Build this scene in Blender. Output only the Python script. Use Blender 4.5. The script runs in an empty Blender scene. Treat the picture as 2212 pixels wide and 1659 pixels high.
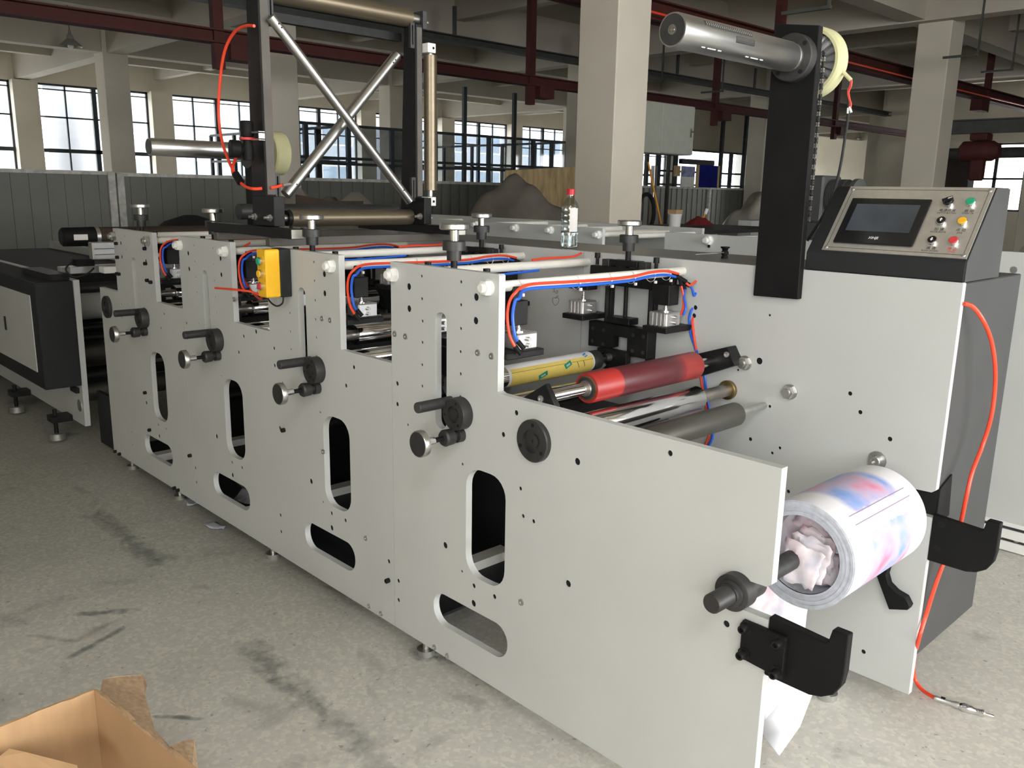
import bpy, bmesh, math, random
from mathutils import Vector, Matrix
from mathutils.geometry import delaunay_2d_cdt
random.seed(7)
PI = math.pi
scene = bpy.context.scene
COL = scene.collection

# ------------------------------------------------------------------ camera (survey of the photograph: 2212 x 1659)
F_PX, YAW, PITCH, ROLL = 1854.157, 0.804595, 0.221699, -0.018344
CAM = Vector((0.0, -1.5, 1.47))
_cy, _sy, _cp, _sp = math.cos(YAW), math.sin(YAW), math.cos(PITCH), math.sin(PITCH)
_f = Vector((-_sy*_cp, _cy*_cp, -_sp)); _r = Vector((_cy, _sy, 0)); _d = _f.cross(_r)
_cr, _sr = math.cos(ROLL), math.sin(ROLL)
RIGHT = _r*_cr + _d*_sr
DOWN = _d*_cr - _r*_sr
FWD = _f
cam_data = bpy.data.cameras.new('camera')
cam_data.sensor_width = 36.0
cam_data.lens = F_PX/2212*36.0
cam_data.clip_end = 300
cam = bpy.data.objects.new('camera', cam_data)
COL.objects.link(cam)
M3 = Matrix((RIGHT, -DOWN, -FWD)).transposed()
cam.matrix_world = Matrix.Translation(CAM) @ M3.to_4x4()
scene.camera = cam

def ray(px, py):
    return RIGHT*((px-1106)/F_PX) + DOWN*((py-829.5)/F_PX) + FWD
def P(px, py, X=None, Y=None, Z=None):
    """Point of the world where the sight line of a photo pixel meets a real plane X=, Y= or Z=."""
    d = ray(px, py)
    t = (X-CAM.x)/d.x if X is not None else (Y-CAM.y)/d.y if Y is not None else (Z-CAM.z)/d.z
    return CAM + d*t

# ------------------------------------------------------------------ world and daylight
world = bpy.data.worlds.new('world'); scene.world = world; world.use_nodes = True
wn = world.node_tree.nodes; wl = world.node_tree.links
bg = wn['Background']; bg.inputs[0].default_value = (0.97, 0.985, 1.0, 1); bg.inputs[1].default_value = 6.5
def area(name, loc, look, sx, sy, power, color=(1, .97, .92)):
    l = bpy.data.lights.new(name, 'AREA'); l.shape = 'RECTANGLE'; l.size = sx; l.size_y = sy
    l.energy = power; l.color = color
    o = bpy.data.objects.new(name, l); COL.objects.link(o); o.location = loc
    o.rotation_euler = (Vector(look)-Vector(loc)).to_track_quat('-Z', 'Y').to_euler()
    return o
for nm_, loc_, look_, sx_, sy_ in (('gate_portal', (4.1, 2.1, 2.0), (0, 2.1, 2.0), 5.8, 4.0), ('side_window_portal', (2.55, -4.8, 2.75), (2.55, 0, 2.75), 3.3, 2.7), ('added_roof_opening_portal', (2.4, -3.2, 4.93), (2.4, -3.2, 0), 2.3, 2.3),  # the roof portal serves an added opening that brightens the floor
                                   ('window_wall_portal', (-26.0, 11, 2.5), (-20, 11, 2.5), 30, 3.2)):
    area(nm_, loc_, look_, sx_, sy_, 1).data.cycles.is_portal = True   # portals only guide the sky light through the openings
scene.view_settings.view_transform = 'Standard'
scene.view_settings.look = 'None'
scene.view_settings.gamma = 1.0
scene.view_settings.exposure = 1.08
scene.view_settings.use_curve_mapping = False
scene.cycles.max_bounces = 8
scene.cycles.sample_clamp_indirect = 8

# ------------------------------------------------------------------ materials
def new_mat(name):
    m = bpy.data.materials.new(name); m.use_nodes = True
    nt = m.node_tree
    return m, nt, nt.nodes['Principled BSDF']
def mat(name, col, rough=.5, metal=0.0, var=.06, scale=8, bump=0.0, bscale=200, stretch=None, coat=0, emit=None, trans=0, ior=1.45, spec=None, alpha=1):
    """procedural material: base colour varied by noise, optional fine bump"""
    m, nt, b = new_mat(name); N, L = nt.nodes, nt.links
    tc = N.new('ShaderNodeTexCoord'); mp = N.new('ShaderNodeMapping')
    L.new(tc.outputs['Object'], mp.inputs[0])
    if stretch: mp.inputs['Scale'].default_value = stretch
    nz = N.new('ShaderNodeTexNoise'); nz.inputs['Scale'].default_value = scale; nz.inputs['Detail'].default_value = 5
    L.new(mp.outputs[0], nz.inputs['Vector'])
    rp = N.new('ShaderNodeValToRGB')
    c0 = [max(0, c*(1-var)) for c in col]; c1 = [min(1, c*(1+var)) for c in col]
    rp.color_ramp.elements[0].position = .3; rp.color_ramp.elements[1].position = .7
    rp.color_ramp.elements[0].color = (*c0, 1); rp.color_ramp.elements[1].color = (*c1, 1)
    L.new(nz.outputs[0], rp.inputs[0]); L.new(rp.outputs[0], b.inputs['Base Color'])
    b.inputs['Roughness'].default_value = rough; b.inputs['Metallic'].default_value = metal
    b.inputs['Coat Weight'].default_value = coat
    b.inputs['Transmission Weight'].default_value = trans; b.inputs['IOR'].default_value = ior
    b.inputs['Alpha'].default_value = alpha
    if spec is not None: b.inputs['Specular IOR Level'].default_value = spec
    if emit:
        b.inputs['Emission Color'].default_value = (*emit[:3], 1); b.inputs['Emission Strength'].default_value = emit[3]
    if bump:
        n2 = N.new('ShaderNodeTexNoise'); n2.inputs['Scale'].default_value = bscale; n2.inputs['Detail'].default_value = 3
        L.new(mp.outputs[0], n2.inputs['Vector'])
        bp = N.new('ShaderNodeBump'); bp.inputs['Strength'].default_value = bump; bp.inputs['Distance'].default_value = .002
        L.new(n2.outputs[0], bp.inputs['Height']); L.new(bp.outputs[0], b.inputs['Normal'])
    return m

M = {}
M['paint'] = mat('pale_grey_machine_paint', (.545, .56, .55), .38, var=.035, scale=3, bump=.05, bscale=300)
M['paint_edge'] = mat('white_machine_paint', (.80, .80, .77), .4, var=.03)
M['rod_white'] = mat('cream_white_rod_paint', (.80, .79, .73), .3, var=.05, scale=14)
M['black_steel'] = mat('blackened_steel', (.012, .012, .012), .42, .1, spec=.3, var=.3, scale=30, bump=.08)
M['black_paint'] = mat('matt_black_paint', (.008, .008, .0085), .6, spec=.22, var=.2, bump=.15, bscale=500)
M['oxide'] = mat('black_oxide_grey', (.055, .055, .055), .48, .5, var=.15, scale=40)
M['dark_grey'] = mat('textured_dark_grey_paint', (.060, .061, .062), .55, spec=.35, var=.06, bump=.25, bscale=700)
M['charcoal'] = mat('textured_charcoal_paint', (.020, .021, .023), .6, spec=.3, var=.1, bump=.25, bscale=700)
M['steel'] = mat('raw_steel', (.36, .34, .31), .38, .9, var=.12, scale=20)
M['chrome'] = mat('bright_chrome', (.78, .78, .79), .12, 1.0, var=.04, scale=6)
M['turned'] = mat('turned_aluminium', (.55, .55, .54), .34, 1.0, var=.06, scale=12, stretch=(20, 1, 20))
M['dull_steel'] = mat('dull_bare_steel', (.11, .10, .088), .6, .2, var=.15)
M['zinc'] = mat('zinc_plated', (.55, .55, .53), .35, .9, var=.1, scale=30)
M['alu'] = mat('milled_aluminium', (.66, .66, .66), .35, .85, var=.06)
M['bronze_roller'] = mat('bronze_anodised', (.20, .165, .115), .38, .75, var=.06, scale=2, stretch=(30, .3, 30))
M['grey_roller'] = mat('dark_grey_anodised', (.12, .115, .10), .42, .7, var=.05, scale=2, stretch=(30, .3, 30))
M['rubber'] = mat('black_rubber', (.015, .015, .015), .7, var=.2)
M['red_hose'] = mat('red_air_tube', (.85, .07, .03), .3, var=.05)
M['blue_hose'] = mat('blue_air_tube', (.02, .13, .72), .3, var=.05)
M['tie'] = mat('clear_nylon_tie', (.75, .72, .68), .4, var=.05)
M['yellow'] = mat('yellow_plastic', (.90, .50, .02), .4, var=.06, scale=20)
M['cream_clutch'] = mat('cream_enamel', (.60, .59, .34), .4, var=.04)
M['cast'] = mat('cast_aluminium', (.50, .50, .50), .4, .85, var=.15, scale=20)
M['brass'] = mat('brass', (.30, .22, .10), .35, .9, var=.15)
M['wall'] = mat('painted_plaster', (.66, .61, .51), .85, var=.05, scale=1.5, bump=.1, bscale=60)
M['ceiling'] = mat('ceiling_plaster', (.50, .46, .39), .9, var=.06, scale=.8, bump=.1, bscale=40)
M['red_steel'] = mat('oxide_red_primer', (.060, .012, .009), .75, var=.15, scale=6)
M['dark_pipe'] = mat('dark_green_grey_pipe', (.06, .062, .055), .6, var=.15)
M['window_frame'] = mat('dark_window_frame', (.035, .045, .05), .5, var=.1)
M['fence'] = mat('grey_steel_sheet', (.20, .205, .18), .5, .1, var=.06, scale=3)
M['fence_rail'] = mat('weathered_white_rail', (.62, .61, .56), .6, var=.25, scale=12)
M['white_plastic'] = mat('white_plastic', (.8, .8, .78), .4, var=.03)
M['facade'] = mat('pale_facade', (.30, .31, .32), .8, var=.05)
M['facade_glass'] = mat('facade_window_glass', (.17, .21, .24), .2, var=.1)
M['cardboard'] = mat('corrugated_cardboard', (.50, .32, .17), .8, var=.07, scale=5, bump=.15, bscale=60, stretch=(1, 6, 1))
M['card_core'] = mat('torn_cardboard_core', (.42, .29, .18), .9, var=.2, scale=90, bump=.5, bscale=120)
M['plywood'] = mat('stained_packing_board', (.50, .37, .19), .75, var=.30, scale=5, stretch=(2, 2, .5))
M['tarp'] = mat('dusty_tarpaulin', (.23, .205, .17), .85, var=.12, scale=4, bump=.3, bscale=12)
M['film'] = mat('milky_plastic_film', (.42, .39, .34), .3, var=.2, scale=6, bump=.6, bscale=9)
M['lamp_shade'] = mat('enamel_lamp_shade', (.30, .30, .27), .4, .4, var=.1)
M['bulb'] = mat('milk_glass_bulb', (.8, .8, .8), .2, var=.02)
M['green'] = mat('green_button', (.02, .36, .19), .4, var=.02)
M['red'] = mat('red_button', (.62, .05, .06), .4, var=.02)
M['amber'] = mat('amber_button', (.88, .45, .02), .4, var=.02)
M['ink'] = mat('dark_print', (.03, .03, .03), .6, var=.1)
M['red_ink'] = mat('red_print', (.6, .05, .05), .6, var=.05)
M['white_ink'] = mat('white_print', (.85, .85, .85), .6, var=.03)
M['screen'] = mat('dark_touch_glass', (.055, .065, .08), .22, var=.35, scale=6)
M['bezel'] = mat('glossy_black_bezel', (.01, .01, .011), .22, var=.1)
M['panel_steel'] = mat('brushed_stainless', (.62, .60, .56), .42, .75, var=.05, scale=60, bump=.1)
M['cabinet'] = mat('pale_green_grey_enamel', (.56, .58, .50), .5, var=.04)
M['blue_sheet'] = mat('blue_translucent_sheet', (.005, .01, .16), .8, spec=.1, var=.4, scale=3)
M['cap_red'] = mat('red_bottle_cap', (.55, .02, .03), .4, var=.05)
M['label'] = mat('white_bottle_label', (.72, .70, .68), .5, var=.1)
M['paper_white'] = mat('white_paper', (.80, .81, .86), .7, var=.02)
M['dark_void'] = mat('dark_hole', (.006, .006, .006), .9, var=.1)
M['cover_top'] = mat('grey_cover_sheet', (.22, .22, .215), .35, .3, var=.12, scale=5)
M['hat_red'] = mat('faded_dark_red_cloth', (.16, .012, .012), .9, var=.2)
M['wood_pole'] = mat('orange_handle', (.7, .3, .03), .6, var=.1)
M['brown'] = mat('brown_sheet', (.045, .03, .022), .7, var=.2)
M['rag'] = mat('crumpled_grey_rag', (.20, .19, .22), .8, var=.45, scale=25)

def glass_mat(name, col=(1, 1, 1), refl=.06, tint=.9):
    m, nt, b = new_mat(name); N, L = nt.nodes, nt.links
    tr = N.new('ShaderNodeBsdfTransparent'); tr.inputs[0].default_value = (col[0]*tint, col[1]*tint, col[2]*tint, 1)
    gl = N.new('ShaderNodeBsdfGlossy'); gl.inputs['Roughness'].default_value = .05
    nz = N.new('ShaderNodeTexNoise'); nz.inputs['Scale'].default_value = 3
    mr = N.new('ShaderNodeMapRange'); mr.inputs[3].default_value = refl*.6; mr.inputs[4].default_value = refl*1.4
    L.new(nz.outputs[0], mr.inputs[0])
    mx = N.new('ShaderNodeMixShader')
    L.new(mr.outputs[0], mx.inputs[0]); L.new(tr.outputs[0], mx.inputs[1]); L.new(gl.outputs[0], mx.inputs[2])
    L.new(mx.outputs[0], N['Material Output'].inputs[0])
    return m
M['glass'] = glass_mat('window_glass')
M['bottle'] = glass_mat('clear_bottle_plastic', (.93, .97, .97), .16, .9)
M['mesh_glass'] = glass_mat('dusty_partition_glass', (.9, .95, 1), .10, .72)

def red_roller_mat():
    m, nt, b = new_mat('red_rubber_roller'); N, L = nt.nodes, nt.links
    tc = N.new('ShaderNodeTexCoord'); sp = N.new('ShaderNodeSeparateXYZ'); L.new(tc.outputs['Object'], sp.inputs[0])
    rp = N.new('ShaderNodeValToRGB'); cr = rp.color_ramp
    mr = N.new('ShaderNodeMapRange'); mr.inputs[1].default_value = 0; mr.inputs[2].default_value = .5
    L.new(sp.outputs[1], mr.inputs[0])
    nz = N.new('ShaderNodeTexNoise'); nz.inputs['Scale'].default_value = 12; L.new(tc.outputs['Object'], nz.inputs['Vector'])
    L.new(mr.outputs[0], rp.inputs[0])
    R, D = (.42, .030, .024, 1), (.115, .018, .024, 1)
    es = [(0, R), (.215, R), (.225, D), (.72, D), (.80, (.26, .025, .03, 1)), (.81, (.40, .04, .035, 1)), (1, (.38, .045, .04, 1))]
    cr.elements[0].position = 0; cr.elements[0].color = R
    cr.elements[1].position = 1; cr.elements[1].color = es[-1][1]
    for p, c in es[1:-1]:
        e = cr.elements.new(p); e.color = c
    mix = N.new('ShaderNodeMixRGB'); mix.blend_type = 'MULTIPLY'; mix.inputs[0].default_value = .35
    L.new(rp.outputs[0], mix.inputs[1]); L.new(nz.outputs[0], mix.inputs[2]); L.new(mix.outputs[0], b.inputs['Base Color'])
    b.inputs['Roughness'].default_value = .42
    return m
M['red_roller'] = red_roller_mat()

def print_paper_mat():
    """white paper with a soft pink / blue watercolour print between its white margins (object Y runs along the roll)"""
    m, nt, b = new_mat('printed_label_paper'); N, L = nt.nodes, nt.links
    tc = N.new('ShaderNodeTexCoord'); sp = N.new('ShaderNodeSeparateXYZ'); L.new(tc.outputs['Object'], sp.inputs[0])
    at = N.new('ShaderNodeMath'); at.operation = 'ARCTAN2'; L.new(sp.outputs[2], at.inputs[0]); L.new(sp.outputs[0], at.inputs[1])
    cb = N.new('ShaderNodeCombineXYZ'); L.new(sp.outputs[1], cb.inputs[0])
    sc = N.new('ShaderNodeMath'); sc.operation = 'MULTIPLY'; sc.inputs[1].default_value = .13; L.new(at.outputs[0], sc.inputs[0])
    L.new(sc.outputs[0], cb.inputs[1])
    n1 = N.new('ShaderNodeTexNoise'); n1.inputs['Scale'].default_value = 9; n1.inputs['Detail'].default_value = 3; L.new(cb.outputs[0], n1.inputs['Vector'])
    r1 = N.new('ShaderNodeValToRGB'); c = r1.color_ramp
    c.elements[0].position = .28; c.elements[0].color = (.10, .30, .70, 1)
    c.elements[1].position = .72; c.elements[1].color = (.72, .22, .36, 1)
    for p, k in ((.40, (.32, .40, .72, 1)), (.50, (.52, .46, .66, 1)), (.60, (.64, .38, .54, 1))):
        e = c.elements.new(p); e.color = k
    L.new(n1.outputs[0], r1.inputs[0])
    # mask: printed band along the roll and around it
    n2 = N.new('ShaderNodeTexNoise'); n2.inputs['Scale'].default_value = 30; L.new(cb.outputs[0], n2.inputs['Vector'])
    def win(inp, lo, hi, soft):
        a = N.new('ShaderNodeMapRange'); a.inputs[1].default_value = lo; a.inputs[2].default_value = lo+soft; L.new(inp, a.inputs[0])
        d = N.new('ShaderNodeMapRange'); d.inputs[1].default_value = hi; d.inputs[2].default_value = hi-soft; L.new(inp, d.inputs[0])
        q = N.new('ShaderNodeMath'); q.operation = 'MULTIPLY'; L.new(a.outputs[0], q.inputs[0]); L.new(d.outputs[0], q.inputs[1]); return q
    wy = win(sp.outputs[1], .075, .33, .025)
    wob = N.new('ShaderNodeMath'); wob.operation = 'MULTIPLY_ADD'; wob.inputs[1].default_value = .25; L.new(n2.outputs[0], wob.inputs[0]); L.new(at.outputs[0], wob.inputs[2])
    wa = win(wob.outputs[0], -1.0, .70, .08)
    wb = win(wob.outputs[0], .98, 2.6, .10)
    ad = N.new('ShaderNodeMath'); ad.operation = 'ADD'; L.new(wa.outputs[0], ad.inputs[0]); L.new(wb.outputs[0], ad.inputs[1])
    mk = N.new('ShaderNodeMath'); mk.operation = 'MULTIPLY'; mk.use_clamp = True; L.new(ad.outputs[0], mk.inputs[0]); L.new(wy.outputs[0], mk.inputs[1])
    mx = N.new('ShaderNodeMixRGB'); mx.inputs[1].default_value = (.76, .76, .80, 1); L.new(mk.outputs[0], mx.inputs[0]); L.new(r1.outputs[0], mx.inputs[2])
    # thin dark register lines along the roll
    for a0 in (-.72, .74, .92):
        w = win(at.outputs[0], a0-.012, a0+.012, .006)
        w2 = N.new('ShaderNodeMath'); w2.operation = 'MULTIPLY'; L.new(w.outputs[0], w2.inputs[0])
        wv = win(sp.outputs[1], .05, .36, .01); L.new(wv.outputs[0], w2.inputs[1])
        m2 = N.new('ShaderNodeMixRGB'); m2.inputs[2].default_value = (.25, .18, .30, 1)
        L.new(w2.outputs[0], m2.inputs[0]); L.new(mx.outputs[0], m2.inputs[1]); mx = m2
    L.new(mx.outputs[0], b.inputs['Base Color']); b.inputs['Roughness'].default_value = .45
    return m
M['print'] = print_paper_mat()
def print_sheet_mat():
    m, nt, b = new_mat('faint_printed_paper'); N, L = nt.nodes, nt.links
    tc = N.new('ShaderNodeTexCoord')
    n1 = N.new('ShaderNodeTexNoise'); n1.inputs['Scale'].default_value = 14; n1.inputs['Detail'].default_value = 3; L.new(tc.outputs['Object'], n1.inputs['Vector'])
    r1 = N.new('ShaderNodeValToRGB'); c = r1.color_ramp
    c.elements[0].position = .3; c.elements[0].color = (.50, .48, .56, 1); c.elements[1].position = .75; c.elements[1].color = (.50, .30, .34, 1)
    e = c.elements.new(.5); e.color = (.72, .66, .70, 1)
    L.new(n1.outputs[0], r1.inputs[0]); L.new(r1.outputs[0], b.inputs['Base Color']); b.inputs['Roughness'].default_value = .6
    return m
M['sheet'] = print_sheet_mat()

def floor_mat():
    m, nt, b = new_mat('worn_terrazzo_concrete'); N, L = nt.nodes, nt.links
    tc = N.new('ShaderNodeTexCoord'); O = tc.outputs['Object']
    def noise(s, d=4, dist=0.0):
        n = N.new('ShaderNodeTexNoise'); n.inputs['Scale'].default_value = s; n.inputs['Detail'].default_value = d; n.inputs['Distortion'].default_value = dist
        L.new(O, n.inputs['Vector']); return n.outputs[0]
    def ramp(inp, els):
        r = N.new('ShaderNodeValToRGB'); c = r.color_ramp
        c.elements[0].position, c.elements[0].color = els[0][0], (*els[0][1], 1)
        c.elements[1].position, c.elements[1].color = els[-1][0], (*els[-1][1], 1)
        for p, k in els[1:-1]:
            e = c.elements.new(p); e.color = (*k, 1)
        L.new(inp, r.inputs[0]); return r.outputs[0]
    def mix(f, a, c, mode='MIX'):
        x = N.new('ShaderNodeMixRGB'); x.blend_type = mode
        if isinstance(f, float): x.inputs[0].default_value = f
        else: L.new(f, x.inputs[0])
        for i, v in ((1, a), (2, c)):
            if isinstance(v, tuple): x.inputs[i].default_value = (*v, 1)
            else: L.new(v, x.inputs[i])
        return x.outputs[0]
    base = ramp(noise(1.1, 6), [(.30, (.60, .585, .54)), (.5, (.69, .675, .62)), (.7, (.75, .735, .68))])
    vo = N.new('ShaderNodeTexVoronoi'); vo.inputs['Scale'].default_value = 85; L.new(O, vo.inputs['Vector'])
    sp = N.new('ShaderNodeSeparateXYZ'); L.new(vo.outputs['Color'], sp.inputs[0])
    chip = ramp(sp.outputs[0], [(.0, (.80, .80, .80)), (.72, (1, 1, 1)), (.80, (1.18, 1.16, 1.10)), (.97, (1.25, 1.2, 1.12))])
    col = mix(.42, base, chip, 'MULTIPLY')
    # left aisle: inky grey wear, and the light's falloff painted into the colour
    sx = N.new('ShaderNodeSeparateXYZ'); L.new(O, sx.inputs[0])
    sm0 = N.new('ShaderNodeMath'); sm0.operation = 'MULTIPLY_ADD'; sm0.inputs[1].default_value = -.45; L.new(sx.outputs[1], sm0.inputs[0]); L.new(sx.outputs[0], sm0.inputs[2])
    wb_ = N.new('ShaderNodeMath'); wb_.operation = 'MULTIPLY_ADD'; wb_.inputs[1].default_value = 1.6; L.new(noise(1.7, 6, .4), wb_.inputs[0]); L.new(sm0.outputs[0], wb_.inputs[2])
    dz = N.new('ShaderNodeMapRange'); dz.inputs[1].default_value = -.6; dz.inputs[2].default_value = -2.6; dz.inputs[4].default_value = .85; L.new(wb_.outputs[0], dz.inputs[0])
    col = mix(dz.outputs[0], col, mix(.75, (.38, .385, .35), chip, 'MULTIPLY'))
    grime = ramp(noise(5.5, 7, .6), [(.60, (0, 0, 0)), (.72, (1, 1, 1))])
    g2 = N.new('ShaderNodeMath'); g2.operation = 'MULTIPLY'; g2.inputs[1].default_value = .30; L.new(grime, g2.inputs[0])
    col = mix(g2.outputs[0], col, (.13, .135, .13))
    spk = ramp(noise(38, 3), [(.66, (0, 0, 0)), (.72, (1, 1, 1))])
    s2 = N.new('ShaderNodeMath'); s2.operation = 'MULTIPLY'; s2.inputs[1].default_value = .45; L.new(spk, s2.inputs[0])
    col = mix(s2.outputs[0], col, (.10, .10, .10))
    edge = noise(22, 8)
    # dark rubbed-in ink strokes: each a rotated soft box on the floor
    for (x0, y0, x1, y1, w, s) in STROKES:
        cx, cy = (x0+x1)/2, (y0+y1)/2; ln = math.hypot(x1-x0, y1-y0)/2; an = math.atan2(y1-y0, x1-x0)
        mp = N.new('ShaderNodeMapping'); mp.vector_type = 'TEXTURE'
        mp.inputs['Location'].default_value = (cx, cy, 0); mp.inputs['Rotation'].default_value = (0, 0, an)
        mp.inputs['Scale'].default_value = (ln, w, 1); L.new(O, mp.inputs[0])
        q = N.new('ShaderNodeSeparateXYZ'); L.new(mp.outputs[0], q.inputs[0])
        a = N.new('ShaderNodeMath'); a.operation = 'POWER'; a.inputs[1].default_value = 4; ab = N.new('ShaderNodeMath'); ab.operation = 'ABSOLUTE'
        L.new(q.outputs[0], ab.inputs[0]); L.new(ab.outputs[0], a.inputs[0])
        c = N.new('ShaderNodeMath'); c.operation = 'POWER'; c.inputs[1].default_value = 2; ac = N.new('ShaderNodeMath'); ac.operation = 'ABSOLUTE'
        L.new(q.outputs[1], ac.inputs[0]); L.new(ac.outputs[0], c.inputs[0])
        sm = N.new('ShaderNodeMath'); L.new(a.outputs[0], sm.inputs[0]); L.new(c.outputs[0], sm.inputs[1])
        ne = N.new('ShaderNodeMath'); ne.operation = 'MULTIPLY_ADD'; ne.inputs[1].default_value = 4.2; L.new(edge, ne.inputs[0]); L.new(sm.outputs[0], ne.inputs[2])
        mr = N.new('ShaderNodeMapRange'); mr.inputs[1].default_value = 3.3; mr.inputs[2].default_value = 1.7; mr.inputs[4].default_value = s*.8
        L.new(ne.outputs[0], mr.inputs[0])
        col = mix(mr.outputs[0], col, (.075, .09, .095))
    L.new(col, b.inputs['Base Color'])
    rr = N.new('ShaderNodeMapRange'); rr.inputs[3].default_value = .42; rr.inputs[4].default_value = .75; L.new(noise(3), rr.inputs[0]); L.new(rr.outputs[0], b.inputs['Roughness'])
    bp = N.new('ShaderNodeBump'); bp.inputs['Strength'].default_value = .25; bp.inputs['Distance'].default_value = .004
    L.new(noise(30, 5), bp.inputs['Height']); L.new(bp.outputs[0], b.inputs['Normal'])
    return m
STROKES = []
for (ax, ay, bx, by, w, s) in ((205, 1100, 300, 1185, .045, .75), (275, 1170, 350, 1222, .05, .8), (335, 1215, 385, 1200, .035, .5),
                               (158, 1328, 300, 1317, .022, .85), (62, 1372, 170, 1385, .014, .6), (165, 1384, 245, 1340, .018, .7), (143, 1426, 278, 1350, .016, .9),
                               (525, 1385, 610, 1470, .055, .8), (590, 1450, 700, 1545, .05, .75), (680, 1525, 800, 1620, .045, .6), (760, 1600, 860, 1690, .04, .45),
                               (330, 1547, 450, 1553, .010, .9), (885, 1405, 945, 1422, .035, .95), (915, 1395, 985, 1440, .03, .9), (1000, 1440, 1090, 1500, .012, .5),
                               (0, 1330, 40, 1350, .05, .4), (700, 1265, 760, 1290, .012, .6), (110, 935, 170, 940, .05, .7), (10, 870, 90, 865, .10, .7)):
    a, c = P(ax, ay, Z=0), P(bx, by, Z=0); STROKES.append((a.x, a.y, c.x, c.y, w, s))
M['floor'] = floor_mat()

# ------------------------------------------------------------------ mesh helpers
def basis(d):
    d = d.normalized()
    a = Vector((0, 0, 1)) if abs(d.z) < .9 else Vector((1, 0, 0))
    u = a.cross(d).normalized(); v = d.cross(u)
    return u, v, d
def inside(p, l):
    c = False; j = len(l)-1
    for i in range(len(l)):
        if (l[i][1] > p[1]) != (l[j][1] > p[1]) and p[0] < (l[j][0]-l[i][0])*(p[1]-l[i][1])/(l[j][1]-l[i][1])+l[i][0]: c = not c
        j = i
    return c
def cut_faces(loops, flat):
    """triangles of the first loop less the others (constrained Delaunay)"""
    ed = []; k = 0
    for l in loops:
        m = len(l); ed += [(k+i, k+(i+1) % m) for i in range(m)]; k += m
    vs, es, fs, ov, oe, of = delaunay_2d_cdt([Vector(p) for p in flat], ed, [], 0, 1e-6)
    idx = {}
    for i, o in enumerate(ov):
        for q in o: idx.setdefault(i, q)
    tris = []
    for f in fs:
        c = (sum(vs[i][0] for i in f)/len(f), sum(vs[i][1] for i in f)/len(f))
        if inside(c, loops[0]) and not any(inside(c, h) for h in loops[1:]): tris.append(tuple(idx[i] for i in f))
    return flat, tris
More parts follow.
